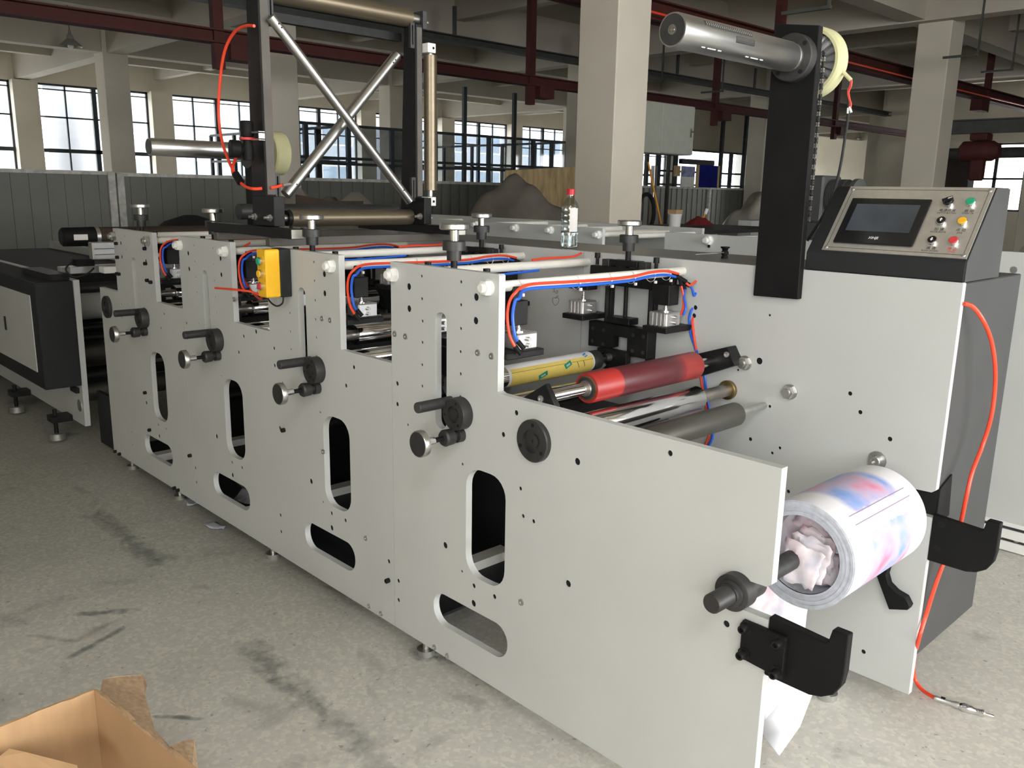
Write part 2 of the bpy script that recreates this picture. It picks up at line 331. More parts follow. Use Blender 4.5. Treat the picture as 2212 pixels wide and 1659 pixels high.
class MB:
    def __init__(s): s.v = []; s.f = []
    def add(s, vs, fs):
        n = len(s.v); s.v += [tuple(x) for x in vs]; s.f += [tuple(i+n for i in f) for f in fs]; return s
    def box(s, x0, x1, y0, y1, z0, z1):
        vs = [(x, y, z) for z in (z0, z1) for y in (y0, y1) for x in (x0, x1)]
        return s.add(vs, [(0, 2, 3, 1), (4, 5, 7, 6), (0, 1, 5, 4), (2, 6, 7, 3), (0, 4, 6, 2), (1, 3, 7, 5)])
    def obox(s, c, hx, hy, hz):
        """oriented box: centre and three half vectors"""
        c = Vector(c); vs = []
        for k in (-1, 1):
            for j in (-1, 1):
                for i in (-1, 1): vs.append(c + Vector(hx)*i + Vector(hy)*j + Vector(hz)*k)
        return s.add(vs, [(0, 2, 3, 1), (4, 5, 7, 6), (0, 1, 5, 4), (2, 6, 7, 3), (0, 4, 6, 2), (1, 3, 7, 5)])
    def lathe(s, p0, d, prof, n=24, cap0=True, cap1=True):
        u, v, d = basis(Vector(d)); p0 = Vector(p0); vs = []; fs = []
        for (t, r) in prof:
            for k in range(n):
                a = 2*PI*k/n; vs.append(p0 + d*t + u*(r*math.cos(a)) + v*(r*math.sin(a)))
        m = len(prof)
        for j in range(m-1):
            for k in range(n):
                a, b = j*n+k, j*n+(k+1) % n
                fs.append((a, b, b+n, a+n))
        if cap0: fs.append(tuple(range(n-1, -1, -1)))
        if cap1: fs.append(tuple(range((m-1)*n, m*n)))
        return s.add(vs, fs)
    def cyl(s, p0, p1, r0, r1=None, n=24):
        p0, p1 = Vector(p0), Vector(p1); L = (p1-p0).length
        return s.lathe(p0, p1-p0, [(0, r0), (L, r0 if r1 is None else r1)], n)
    def ycyl(s, x, z, y0, y1, r, n=28): return s.cyl((x, y0, z), (x, y1, z), r, n=n)
    def tube(s, pts, r, n=10, smooth=True, closed=False):
        pts = [Vector(p) for p in pts]
        if smooth and len(pts) > 2:
            q = []
            for i in range(len(pts)-1):
                a = pts[max(0, i-1)]; b = pts[i]; c = pts[i+1]; d = pts[min(len(pts)-1, i+2)]
                for k in range(6):
                    t = k/6; q.append(.5*((2*b)+(c-a)*t+(2*a-5*b+4*c-d)*t*t+(3*b-a-3*c+d)*t**3))
            pts = q+[pts[-1]]
        u = None; vs = []; fs = []
        for i, p in enumerate(pts):
            t = (pts[min(i+1, len(pts)-1)]-pts[max(i-1, 0)])
            if t.length < 1e-9: t = Vector((0, 0, 1))
            t.normalize()
            if u is None: u, w, _ = basis(t)
            else:
                u = (u - t*u.dot(t)).normalized(); w = t.cross(u)
            for k in range(n):
                a = 2*PI*k/n; vs.append(p + u*(r*math.cos(a)) + w*(r*math.sin(a)))
        for j in range(len(pts)-1):
            for k in range(n):
                a, b = j*n+k, j*n+(k+1) % n; fs.append((a, b, b+n, a+n))
        fs.append(tuple(range(n-1, -1, -1))); fs.append(tuple(range((len(pts)-1)*n, len(pts)*n)))
        return s.add(vs, fs)
    def prism(s, poly, a0, a1, axis='Y', holes=()):
        """polygon in the plane across AXIS, extruded from a0 to a1; holes are cut through"""
        def to3(p, a):
            return (p[0], a, p[1]) if axis == 'Y' else (a, p[0], p[1]) if axis == 'X' else (p[0], p[1], a)
        loops = [list(poly)]+[list(h) for h in holes]
        flat = [p for l in loops for p in l]
        if len(loops) == 1 and len(poly) < 5: tris = [tuple(range(len(poly)))]
        else: flat, tris = cut_faces(loops, flat)
        n = len(flat); vs = [to3(p, a0) for p in flat]+[to3(p, a1) for p in flat]
        fs = [tuple(t) for t in tris]+[tuple(i+n for i in reversed(t)) for t in tris]
        k = 0
        for l in loops:
            m = len(l)
            for i in range(m):
                a, b = k+i, k+(i+1) % m; fs.append((a, b, b+n, a+n))
            k += m
        return s.add(vs, fs)
    def hexa(s, p0, d, h, r, n=6): return s.lathe(p0, d, [(0, r*.97), (h*.12, r), (h*.85, r), (h, r*.9)], n)
    def sphere(s, c, r, n=12, sz=1.0):
        prof = [(-r*math.cos(PI*i/8)*sz, max(1e-5, r*math.sin(PI*i/8))) for i in range(9)]
        return s.lathe(c, (0, 0, 1), prof, n, False, False)
    def build(s, name, m, parent=None, smooth=True, bevel=0, origin=None, mesh_fix=True):
        me = bpy.data.meshes.new(name)
        off = Vector(origin) if origin else Vector((0, 0, 0))
        me.from_pydata([tuple(Vector(v)-off) for v in s.v], [], s.f)
        if mesh_fix or bevel:
            bm = bmesh.new(); bm.from_mesh(me)
            bmesh.ops.recalc_face_normals(bm, faces=bm.faces)
            if bevel:
                es = [e for e in bm.edges if len(e.link_faces) == 2 and e.calc_face_angle(0) > .6]
                bmesh.ops.bevel(bm, geom=es, offset=bevel, segments=1, affect='EDGES', clamp_overlap=True)
            bm.to_mesh(me); bm.free()
        if smooth:
            me.shade_smooth(); me.set_sharp_from_angle(angle=math.radians(35))
        me.materials.append(M[m] if isinstance(m, str) else m)
        o = bpy.data.objects.new(name, me); COL.objects.link(o)
        if origin: o.location = off
        if parent is not None:
            o.parent = parent
            # parents are unrotated empties: keep children where they were modelled
            o.location = off - world_loc(parent)
        return o
def world_loc(o):
    l = Vector(o.location)
    while o.parent is not None:
        o = o.parent; l += Vector(o.location)
    return l
def tag(o, label=None, cat=None, group=None, kind=None):
    if label: o['label'] = label
    if cat: o['category'] = cat
    if group: o['group'] = group
    if kind: o['kind'] = kind
    return o
def thing(name, label, cat, loc=(0, 0, 0), group=None, kind=None):
    o = bpy.data.objects.new(name, None); COL.objects.link(o); o.location = loc; o.empty_display_size = .1
    return tag(o, label, cat, group, kind)
def copy_tree(o, parent=None, shift=None, label=None):
    c = o.copy(); COL.objects.link(c)
    if parent is not None: c.parent = parent
    if shift is not None: c.location = Vector(o.location)+Vector(shift)
    if label: c['label'] = label
    for ch in list(o.children): copy_tree(ch, c)
    return c
def text(s, size, m, parent, origin, u, v, name='lettering', align='CENTER'):
    """flat print lying in the plane spanned by u, v"""
    cu = bpy.data.curves.new(name, 'FONT'); cu.body = s; cu.size = size; cu.align_x = align; cu.align_y = 'CENTER'; cu.extrude = .0002
    cu.resolution_u = 2
    cu.materials.append(M[m]); fo = bpy.data.objects.new(name, cu); COL.objects.link(fo)
    me = bpy.data.meshes.new_from_object(fo.evaluated_get(bpy.context.evaluated_depsgraph_get()))
    bpy.data.objects.remove(fo); bpy.data.curves.remove(cu); me.name = name
    o = bpy.data.objects.new(name, me); COL.objects.link(o)
    u = Vector(u).normalized(); v = Vector(v).normalized(); w = u.cross(v)
    mw = Matrix((u, v, w)).transposed().to_4x4(); mw.translation = Vector(origin)
    if parent is not None:
        o.parent = parent; mw.translation = Vector(origin)-world_loc(parent)
    o.matrix_local = mw
    return o
def rrect(x0, x1, z0, z1, r, n=6):
    pts = []
    for cx, cz, a0 in ((x1-r, z0+r, -PI/2), (x1-r, z1-r, 0), (x0+r, z1-r, PI/2), (x0+r, z0+r, PI)):
        for i in range(n+1):
            a = a0+PI/2*i/n; pts.append((cx+r*math.cos(a), cz+r*math.sin(a)))
    return pts
def circ(x, z, r, n=12): return [(x+r*math.cos(2*PI*i/n), z+r*math.sin(2*PI*i/n)) for i in range(n)]
ORD = ['nearest', 'second', 'third', 'farthest']   # the four printing units, counted from the camera
PITCH_U = .75

# ================================================================== THE ROOM
XW = P(2100, 300, Y=25).x-2.5
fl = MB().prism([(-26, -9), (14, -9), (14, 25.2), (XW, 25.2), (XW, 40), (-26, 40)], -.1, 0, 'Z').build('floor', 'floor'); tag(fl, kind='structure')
# ceiling slab and its beams
ceil = MB().prism([(-26.2, -9), (14, -9), (14, 25.2), (XW, 25.2), (XW, 40), (-26.2, 40)], 4.75, 4.95, 'Z', [[(1.25, -4.4), (3.55, -4.4), (3.55, -2.05), (1.25, -2.05)]]).build('ceiling', 'ceiling'); tag(ceil, kind='structure')  # hole behind the camera: opening added to brighten the floor
GX = [-5.85-6.75*k for k in range(-2, 4)]      # column centre lines
GY = [-1.85, 5.45, 12.55, 19.65, 26.75, 33.85]
for y in GY: MB().box(-26, 14 if y < 25 else XW, y-.17, y+.17, 4.05, 4.76).build('beam', 'ceiling', ceil)
for x in GX: MB().box(x-.17, x+.17, -9, 40 if x < XW else 25.1, 4.07, 4.76).build('beam', 'ceiling', ceil)
for x in [g+3.37 for g in GX]: MB().box(x-.12, x+.12, -9, 40 if x < XW else 25.1, 4.32, 4.76).build('beam', 'ceiling', ceil)
for y in [g+3.55 for g in GY[:-1]]: MB().box(-26, 14 if y < 25 else XW, y-.11, y+.11, 4.38, 4.76).build('beam', 'ceiling', ceil)
# columns
cols = [(-5.85, 5.45, 'large cream square column rising behind the clear water bottle'),
        (-12.6, 5.45, 'square column seen through the crossed chrome bars'),
        (-19.35, 5.45, 'dim square column above the long fence at the left window row'),
        (-5.6, 12.82, 'cream square column standing behind the operator panel'),
        (-12.6, 12.55, 'narrow grey column edge just beside the large cream column'),
        (-19.35, 12.55, 'slim column half hidden by the right tower post'),
        (-19.35, 19.65, 'distant column behind the glass partition'), (-12.6, 19.65, 'dark distant column behind the electrical cabinet'),
        (-5.85, 19.65, 'distant column by the right-hand bright window'), (-12.6, 26.75, 'far column in the dim depth of the hall')]
for i, (x, y, lb) in enumerate(cols):
    c = MB().box(x-.25, x+.25, y-.25, y+.25, 0, 4.76).build('column', 'wall', bevel=.012)
    tag(c, lb, 'column', kind='structure')
# left window wall (X = -25.8): sill, head and piers, then windows
WX = -25.8
def wallbox(name, *b):
    return tag(MB().box(*b).build(name, 'wall'), kind='structure')
wl_ = wallbox('wall_left', WX-.2, WX, -9, 40, 0, .9)
MB().box(WX-.2, WX, -9, 40, 4.02, 4.76).build('lintel', 'wall', wl_)
piers = [5.47+3.53*k for k in range(-3, 9)]
for y in piers: MB().box(WX-.2, WX+.25, y-.3, y+.3, .9, 4.03).build('pier', 'wall', wl_)
def window(n, x, y0, y1, z0, z1):
    w = thing('window_%d' % n, None, None, (x, (y0+y1)/2, z0), kind='structure')
    h = z1-z0; wd = y1-y0
    def bar(a, b, c, d, t=.03, nm='frame_bar'): MB().box(x-t, x+t, a, b, c, d).build(nm, 'window_frame', w, smooth=False)
    bar(y0, y0+.05, z0, z1); bar(y1-.05, y1, z0, z1); bar(y0, y1, z0, z0+.05); bar(y0, y1, z1-.05, z1)
    ym = (y0+y1)/2
    bar(ym-.06, ym+.06, z0, z1, .05); bar(y0, y1, z0+1.35, z0+1.45, .05)
    bar(y0, y1, z0+2.25, z0+2.29)
    for a in (.25, .75): bar(y0+wd*a-.02, y0+wd*a+.02, z0, z1)
    bar(y0, y1, z1-.16, z1-.13)
    for a in range(4):
        MB().box(x-.004, x+.004, y0+wd*a/4+.02, y0+wd*(a+1)/4-.02, z0+.05, z1-.05).build('pane', 'glass', w, smooth=False)
for i in range(len(piers)-1): window(i+1, WX-.08, piers[i]+.3, piers[i+1]-.3, .9, 4.02)
# far wall Y = 40 and the front walls behind the camera, with large openings for daylight
tag(MB().box(-26, XW, 39.8, 40, 0, 4.76).box(XW-.2, XW, 25.2, 40, 0, 4.76).build('wall_back', 'wall'), kind='structure')
wf = wallbox('wall_front', -26, 4.3, -4.9, -4.7, 0, 1.4); MB().box(-26, 4.3, -4.9, -4.7, 4.1, 4.76).build('lintel', 'wall', wf)
for x0_, x1_ in ((-26, .9),): MB().box(x0_, x1_, -4.9, -4.7, 1.4, 4.1).build('pier', 'wall', wf)
wr = wallbox('wall_right', 4.2, 4.4, -4.9, -.9, 0, 4.76); MB().box(4.2, 4.4, -.9, 5.0, 4.0, 4.76).build('lintel', 'wall', wr); MB().box(4.2, 4.4, 5.0, 25.2, 0, 4.76).build('bay', 'wall', wr)
# bright window of the far right corner (seen past the console)
pw = P(2100, 300, Y=25)
tag(MB().box(pw.x-2.5, pw.x-.1, 25, 25.2, 0, 4.76).build('wall_partition', 'wall'), kind='structure')
wb = wallbox('wall_partition_right', pw.x+3.1, 4.4, 25, 25.2, 0, 4.76)
MB().box(pw.x-.1, pw.x+3.1, 25, 25.2, 0, 1.15).box(pw.x-.1, pw.x+3.1, 25, 25.2, 2.98, 4.76).build('sill', 'wall', wb)
w = thing('window_20', None, None, (pw.x+1.5, 25.1, .9), kind='structure')
for dx in (0, .75, 1.5, 2.25, 3.05): MB().box(pw.x-.1+dx, pw.x-.03+dx+.02, 25.05, 25.15, 1.15, 2.98).build('frame_bar', 'window_frame', w, smooth=False)
for z in (1.15, 2.0, 2.93): MB().box(pw.x-.1, pw.x+3.1, 25.05, 25.15, z, z+.05).build('frame_bar', 'window_frame', w, smooth=False)
MB().box(pw.x-.1, pw.x+3.1, 25.09, 25.1, 1.15, 2.98).build('pane', 'glass', w, smooth=False)
0 and area('daylight_far_window', (pw.x+1.5, 25.4, 2.3), (pw.x+1.5, 20, 1.8), 3, 2.6, 120, (.92, .96, 1))

# buildings across the yard
for k, (y0, y1, hgt) in enumerate(((-6, 11.5, 6.6), (13.5, 30, 6.4), (32, 48, 6.9))):
    bd = thing('factory_building', ['pale two-storey factory block across the yard, behind the left windows', 'pale factory block across the yard, behind the windows right of the cross bars',
                                    'pale factory block across the yard behind the glass partition'][k], 'building', (-46, (y0+y1)/2, 0))
    MB().box(-52, -46, y0, y1, 0, hgt).build('wall', 'facade', bd); MB().box(-52.1, -45.7, y0-.3, y1+.3, hgt, hgt+.35).build('parapet', 'facade', bd)
    y = y0+.8
    while y < y1-2.4:
        for z in (.9, 3.9):
            f = MB().box(-46.06, -45.98, y, y+2.2, z, z+1.9).build('window', 'wall', bd, smooth=False)
            for j in (0, 1): MB().box(-46.02, -45.95, y+.1+j*1.05, y+1.05+j*1.05, z+.1, z+1.8).build('pane', 'facade_glass', f, smooth=False)
        y += 3.1
yard = MB().box(-60, -26, -30, 60, -.2, -.1).build('ground', 'facade'); tag(yard, kind='structure')

# red primer crane beams and dark services under the ceiling
def ybeam(name, lb, cat, x, pa, y0, y1, m, zt, w=.10):
    """beam running along Y; its height follows from the photo row of its lower edge"""
    z = P(*pa, X=x).z
    t = thing(name, lb, cat, (x, (y0+y1)/2, z))
    MB().box(x-w, x+w, y0, y1, z, z+.018).box(x-w, x+w, y0, y1, z+zt-.018, z+zt).box(x-.012, x+.012, y0, y1, z, z+zt).build('girder', m, t, smooth=False)
    return t, z
t, z = ybeam('steel_beam', 'oxide red steel beam passing behind the crossed chrome bars', 'beam', -10.0, (0, 31), -8, 30, 'red_steel', .15)
for y in (3.3, 8.4, 13.5, 18.5): MB().box(-10.05, -9.95, y-.06, y+.06, z-.28, 4.4).build('hanger', 'red_steel', t); MB().box(-10.12, -9.88, y+.1, y+.42, z-.17, z).build('bracket_box', 'red_steel', t)
t, z = ybeam('steel_beam', 'oxide red steel beam high on the right behind the unwind shaft', 'beam', -6.3, (1420, 50), 4.5, 34, 'red_steel', .22)
for py_ in ((1690, 0), (2140, 140)):
    y = P(*py_, X=-6.3).y; MB().box(-6.35, -6.25, y-.06, y+.06, z-.2, 4.4).build('hanger', 'red_steel', t); MB().box(-6.4, -6.2, y-.5, y-.08, z-.2, z).build('bracket_box', 'red_steel', t)
t, z = ybeam('service_beam', 'dark grey service beam above the red beam at the middle', 'beam', -11.6, (1010, 99), -8, 30, 'dark_pipe', .12)
for y in (2, 5.1, 8.2, 11.3, 14.4, 17.5): MB().box(-11.62, -11.58, y-.03, y+.03, z+.1, 4.4).build('hanger', 'dark_pipe', t)
z = P(1430, 30, X=-6.1).z
cab = MB().tube([(-6.1, 4.6, z), (-6.1, 14, z-.02), (-6.1, 24, z), (-6.1, 33, z)], .012, 6).build('red_cable', 'red_hose'); tag(cab, 'thin red power cable strung below the right red beam', 'cable')
# crossing monorail with a hoist at the far right
zx = P(2212, 285, Y=14).z
t = thing('monorail_beam', 'dark steel monorail crossing at the right behind the cream column', 'beam', (-3, 14, zx))
MB().box(-6.1, 4.1, 13.9, 14.1, zx, zx+.02).box(-6.1, 4.1, 13.9, 14.1, zx+.2, zx+.22).box(-6.1, 4.1, 13.99, 14.01, zx, zx+.22).build('girder', 'dark_pipe', t, smooth=False)
hc = P(2118, 310, Y=14)
h = thing('electric_hoist', 'rusty red electric hoist hanging from the dark monorail', 'hoist', (hc.x, 14, zx))
MB().box(hc.x-.13, hc.x+.13, 13.85, 14.15, zx-.12, zx).build('trolley', 'red_steel', h, bevel=.02)
MB().lathe((hc.x-.3, 14, zx-.28), (1, 0, 0), [(0, .1), (.05, .16), (.5, .16), (.6, .1)], 16).build('motor_drum', 'red_steel', h)
MB().box(hc.x-.1, hc.x+.1, 13.9, 14.1, zx-.75, zx-.4).build('chain_bag', 'red_steel', h, bevel=.03)
zp = P(2150, 330, Y=17).z
pp = MB().cyl((-7.2, 17, zp), (4.1, 17, zp), .1, n=12).build('duct', 'dark_pipe'); tag(pp, 'round grey duct beyond the hoist at the far right', 'duct')
# fluorescent battens on short droppers
for (px, py, x) in ((1430, 175, -9.3), (1560, 196, -9.3), (1790, 14, -4.0), (2112, 117, -4.6), (2186, 150, -4.9)):
    q = P(px, py, X=x)
    t = thing('strip_light', 'thin strip light hung on a short dropper near the %s' % {1430: 'top of the electrical cabinet', 1560: 'black unwind arm', 1790: 'cream brake disc', 2112: 'top right, inner one of two', 2186: 'right edge, outer one of two'}[px], 'lamp', q, 'strip lights')
    MB().box(q.x-.45, q.x+.02, q.y-.02, q.y+.02, q.z-.02, q.z+.01).build('batten', 'dark_pipe', t); MB().box(q.x-.012, q.x+.012, q.y-.012, q.y+.012, q.z, 4.75).build('dropper', 'dark_pipe', t)
# pendant lamps
lamps = [(152, 92, 46, 'over the left windows, large and dark'), (315, 197, 29, 'left of the red hose loop'), (1020, 260, 19, 'just right of the vertical roller'),
         (1182, 275, 17, 'just left of the large cream column'), (1148, 216, 25, 'dark, above the glass partition'), (1855, 296, 20, 'dark, right of the cream brake disc'),
         (1862, 340, 18, 'small and shining, right of the dangling black cable'), (2068, 222, 26, 'dark, right of the rear cream column'), (2040, 322, 18, 'beside the hoist'), (1045, 12, 20, 'at the top edge over the hall')]
proto = None
for i, (px, py, w, lb) in enumerate(lamps):
    dist = 1854*.40/w; q = CAM + ray(px, py)*dist
    if q.z > 4.3: q.z = 4.3
    if proto is None:
        t = thing('pendant_lamp', '', 'lamp', (0, 0, 0), 'pendant lamps of the hall')
        MB().lathe((0, 0, -.07), (0, 0, 1), [(0, .2), (.03, .185), (.09, .12), (.13, .07), (.2, .055), (.22, .03), (.3, .02)], 24, False, True).lathe((0, 0, -.068), (0, 0, 1), [(0, .196), (.03, .18), (.09, .115), (.12, .06)], 24, False, True).build('lamp_shade', 'lamp_shade', t)
        MB().sphere((0, 0, -.06), .055).build('bulb', 'bulb', t)
        proto = t
    else: t = copy_tree(proto)
    t.location = q; t['label'] = 'pendant lamp with bell shade, '+lb
    MB().cyl((q.x, q.y, q.z+.2), (q.x, q.y, 4.75), .008, n=6).build('cord', 'dark_pipe', t)

# ------------------------------------------------------------------ fences
FX = -13.0
def fence(lb, x, ya, yb, z, postlist=()):
    t = thing('sheet_fence', lb, 'fence', (x, (ya+yb)/2, 0)); y = ya; proto = None
    while y < yb-.05:
        if proto is None:
            proto = MB().prism([(-.105, 0), (-.105, .0), (-.1, .0), (.1, .0), (.105, .0)], 0, 1).v and MB()
            proto.box(-.012, 0, 0, .198, .05, z-.05).box(-.012, .016, .198, .222, .05, z-.05)
            pm = proto.build('panel', 'fence', t, smooth=False); proto = pm; pm.location = Vector((x, y, 0))-Vector(t.location)
        else:
            c = proto.copy(); COL.objects.link(c); c.location = Vector((x, y, 0))-Vector(t.location)
        y += .222
    MB().box(x-.03, x+.05, ya, yb, z-.05, z).build('top_rail', 'fence_rail', t); MB().box(x-.03, x+.05, ya, yb, .02, .08).build('bottom_rail', 'fence_rail', t)
    for yy in postlist: MB().box(x-.03, x+.07, yy-.05, yy+.05, 0, z-.01).build('post', 'fence_rail', t, bevel=.006)
    return t
ya = P(246, 370, X=FX).y; yb = P(248, 371, X=FX).y
fence('grey ribbed sheet fence left of the white perforated post', FX, -6, ya, P(120, 367, X=FX).z, (ya-.06,))
fence('grey ribbed sheet fence running behind the crossed bars to the board', FX, yb, P(1120, 403, X=FX).y, P(560, 381, X=FX).z, (yb+.05,))
fence('grey ribbed sheet fence right of the large cream column', FX, P(1380, 400, X=FX).y, P(1660, 410, X=FX).y, P(1500, 404, X=FX).z, (P(1531, 404, X=FX).y,))
# glass partition behind the fence
GXp = -17.0
zt = P(1000, 290, X=GXp).z; zm = P(1000, 353, X=GXp).z
t = thing('glass_partition', 'dark framed glass partition between the vertical roller and the large cream column', 'partition', (GXp, 14, 0))
y0, y1 = P(640, 262, X=GXp).y, P(1232, 306, X=GXp).y
for z in (zt, zm, zm-.12): MB().box(GXp-.03, GXp+.03, y0, y1, z-.04, z+.02).build('rail', 'window_frame', t, smooth=False)
for px in (660, 752, 846, 940, 1003, 1056, 1110, 1152, 1192, 1226):
    y = P(px, 300, X=GXp).y; MB().box(GXp-.04, GXp+.04, y-.05, y+.05, 0, zt).build('post', 'window_frame', t, smooth=False)
for px in (1003, 1110): y = P(px, 300, X=GXp).y; MB().box(GXp-.04, GXp+.04, y-.05, y+.05, zt, 3.95).build('tall_post', 'window_frame', t, smooth=False)
MB().box(GXp-.004, GXp+.004, y0, y1, .1, zt).build('glass_sheet', 'mesh_glass', t, smooth=False)
for yy in (P(756, 300, X=GXp).y, y1):
    MB().box(GXp-7, GXp, yy-.03, yy+.03, zt-.03, zt+.03).box(GXp-7, GXp, yy-.03, yy+.03, zm-.03, zm+.03).build('return_rail', 'window_frame', t, smooth=False)
    for dx in (1.4, 2.8, 4.2, 5.6, 7): MB().box(GXp-dx-.04, GXp-dx+.04, yy-.04, yy+.04, 0, zt).build('post', 'window_frame', t, smooth=False)
# second partition beyond the right-hand fence
t = thing('glass_partition', 'dark framed partition above the fence right of the cabinet', 'partition', (GXp, 25, 0))
y0, y1 = P(1395, 330, X=GXp).y, P(1632, 330, X=GXp).y; zt2 = P(1500, 325, X=GXp).z
for z in (zt2, P(1500, 372, X=GXp).z, P(1500, 400, X=GXp).z): MB().box(GXp-.03, GXp+.03, y0, y1, z-.03, z+.03).build('rail', 'window_frame', t, smooth=False)
for px in (1398, 1424, 1460, 1558, 1580, 1608, 1625):
    y = P(px, 330, X=GXp).y; MB().box(GXp-.05, GXp+.05, y-.06, y+.06, 0, zt2+(1.3 if px in (1558, 1608) else 0)).build('post', 'window_frame', t, smooth=False)
MB().box(GXp-.004, GXp+.004, y0, y1, .1, zt2).build('glass_sheet', 'mesh_glass', t, smooth=False)
tag(MB().box(GXp-.4, GXp-.3, P(1400, 300, X=GXp).y, P(1640, 300, X=GXp).y, zt2+.0, 4.7).build('wall_panel', 'wall'), kind='structure')

# ================================================================== THE PRESS
frame = thing('printing_press_frame', 'long pale grey steel press frame with stepped side plates standing across the hall floor', 'printing press', (-2.7, .44, 0))
YF0, YF1 = .855, .877
ZB, ZN, ZT = .085, .955, 1.26
def unit_holes(U):
    """all cut-outs of one unit, U = left end of its tower"""
    o = U+2.085
    hs = [rrect(-1.737+o, -1.575+o, .394, .718, .06), rrect(-1.885+o, -1.558+o, .186, .289, .05), rrect(-1.874+o, -1.824+o, .80, 1.136, .0245)]
    big = [(-1.996, 1.194), (-1.996, 1.13), (-1.702, 1.193), (-1.703, 1.13), (-1.83, .448), (-1.702, .311)]
    med = [(-2.058, .896), (-2.059, .832), (-1.701, .366), (-1.614, .365), (-2.064, .251), (-2.065, .184), (-1.541, .909), (-1.589, .84)]
    sml = [(-1.936, 1.229), (-1.935, 1.165), (-1.933, 1.101), (-1.934, 1.039), (-1.936, .973), (-1.936, .91), (-1.764, 1.228), (-1.764, 1.166), (-1.764, 1.101),
           (-1.765, 1.037), (-1.764, .975), (-1.765, .91), (-2.007, .778), (-1.754, .717), (-1.754, .392)]
    hh = [(x, z, .0105) for x, z in big]+[(x, z, .0075) for x, z in med]+[(x, z, .0048) for x, z in sml]
    return hs, [(x+o, z, r) for x, z, r in hh]
def side_plate(poly, cuts, holes, y0, y1):
    p = MB().prism(poly, y0, y1, 'Y', list(cuts)+[circ(x, z, r, 10) for x, z, r in holes]).build('side_plate', 'paint', frame)
    if holes:
        b = MB()
        for x, z, r in holes: b.ycyl(x, z, y0+.003, y1+.002, r*1.02, 10)
        tag(b.build('threaded_hole', 'dark_void', p), kind='stuff')
    return p
h1 = unit_holes(-2.085); h2 = unit_holes(-2.835); h3 = unit_holes(-3.585); h4 = unit_holes(-4.335)
# cut for the rewind shaft, open to the right
nc = [(-.79, .70), (-.80, .692), (-.85, .690)]+[(-.868+.034*math.cos(a), .656+.034*math.sin(a)) for a in [PI/2+PI*i/8 for i in range(1, 8)]]+[(-.85, .622), (-.79, .622)]
e3 = [(-1.52, .708, .006), (-1.508, .635, .006), (-1.469, .632, .006), (-1.505, .39, .008), (-1.325, .83, .0095), (-1.341, .503, .0095), (-1.056, .915, .007), (-.885, .575, .008)]
side_plate([(-2.0838, ZB), (-.79, ZB)]+nc[::-1]+[(-.79, .947), (-1.60, .947), (-1.613, .952), (-1.613, ZT-.004), (-1.617, ZT), (-2.0838, ZT)], h1[0], h1[1]+e3, 0, .022)
side_plate([(-3.584, ZB), (-2.0862, ZB), (-2.0862, ZN), (-2.363, ZN), (-2.363, ZT), (-2.835, ZT), (-2.835, ZN), (-3.113, ZN), (-3.113, ZT), (-3.584, ZT)], h2[0]+h3[0], h2[1]+h3[1]+[(-2.79, .60, .008), (-2.115, .30, .008), (-2.94, .94, .009)], 0, .022)
side_plate([(-4.585, ZB), (-3.586, ZB), (-3.586, ZN), (-3.863, ZN), (-3.863, ZT), (-4.335, ZT), (-4.335, ZN), (-4.585, ZN)], h4[0], h4[1], 0, .022)
# far side plates
fr = [(x, z) for x, z in nc]
fh = [(-1.348, .97, .011), (-1.053, .921, .0065), (-1.018, .873, .0065), (-1.357, .717, .0065), (-.927, .814, .007), (-1.213, .582, .006), (-1.326, 1.115, .004), (-1.254, .712, .005),
      (-1.278, .69, .005), (-1.594, 1.109, .008), (-1.597, 1.082, .008), (-1.95, .93, .008), (-2.0, .945, .008), (-2.16, .95, .006), (-2.10, .93, .006), (-1.30, .835, .005), (-1.42, .93, .004),
      (-1.905, .22, .008), (-.98, .165, .007), (-.93, .16, .007)]
side_plate([(-2.0838, ZB), (-.79, ZB)]+fr[::-1]+[(-.79, ZT-.003), (-.793, ZT), (-2.0838, ZT)], [], fh, YF0, YF1)
side_plate([(-3.584, ZB), (-2.0862, ZB), (-2.0862, ZT), (-3.584, ZT)], [], [], YF0, YF1)
side_plate([(-4.585, ZB), (-3.586, ZB), (-3.586, ZT), (-4.335, ZT), (-4.335, ZN), (-4.585, ZN)], [], [], YF0, YF1)
MB().box(-4.55, -1.40, .60, .61, .115, .735).box(-4.55, -2.0, .03, .60, .105, .115).build('inner_panel', 'charcoal', frame)
# tie rods with painted nuts
rods = []
for k in range(4):
    for x in (-2.066-.75*k, -1.652-.75*k):
        r = MB().ycyl(x, 1.223, .022, .855, .0148, 20).build('tie_rod', 'rod_white', frame)
        MB().lathe((x, 0, 1.223), (0, -1, 0), [(0, .022), (.003, .022)], 20).hexa((x, -.003, 1.223), (0, -1, 0), .018, .0215).lathe((x, -.021, 1.223), (0, -1, 0), [(0, .0125), (.009, .0125), (.011, .010)], 16).build('hex_nut', 'paint_edge' if k < 3 else 'zinc', r)
        rods.append(r)
# floor-level cross members and feet
for x in (-1.25, -2.2, -3.2, -4.2):
    MB().box(x-.03, x+.03, .022, .855, .10, .15).build('cross_member', 'rod_white', frame)
for x in (-1.0, -2.0, -3.0, -3.9, -4.5):
    for y in (.06, .80):
        MB().cyl((x, y, 0), (x, y, .02), .03, n=16).cyl((x, y, .02), (x, y, .12), .01, n=10).build('levelling_foot', 'zinc', frame)
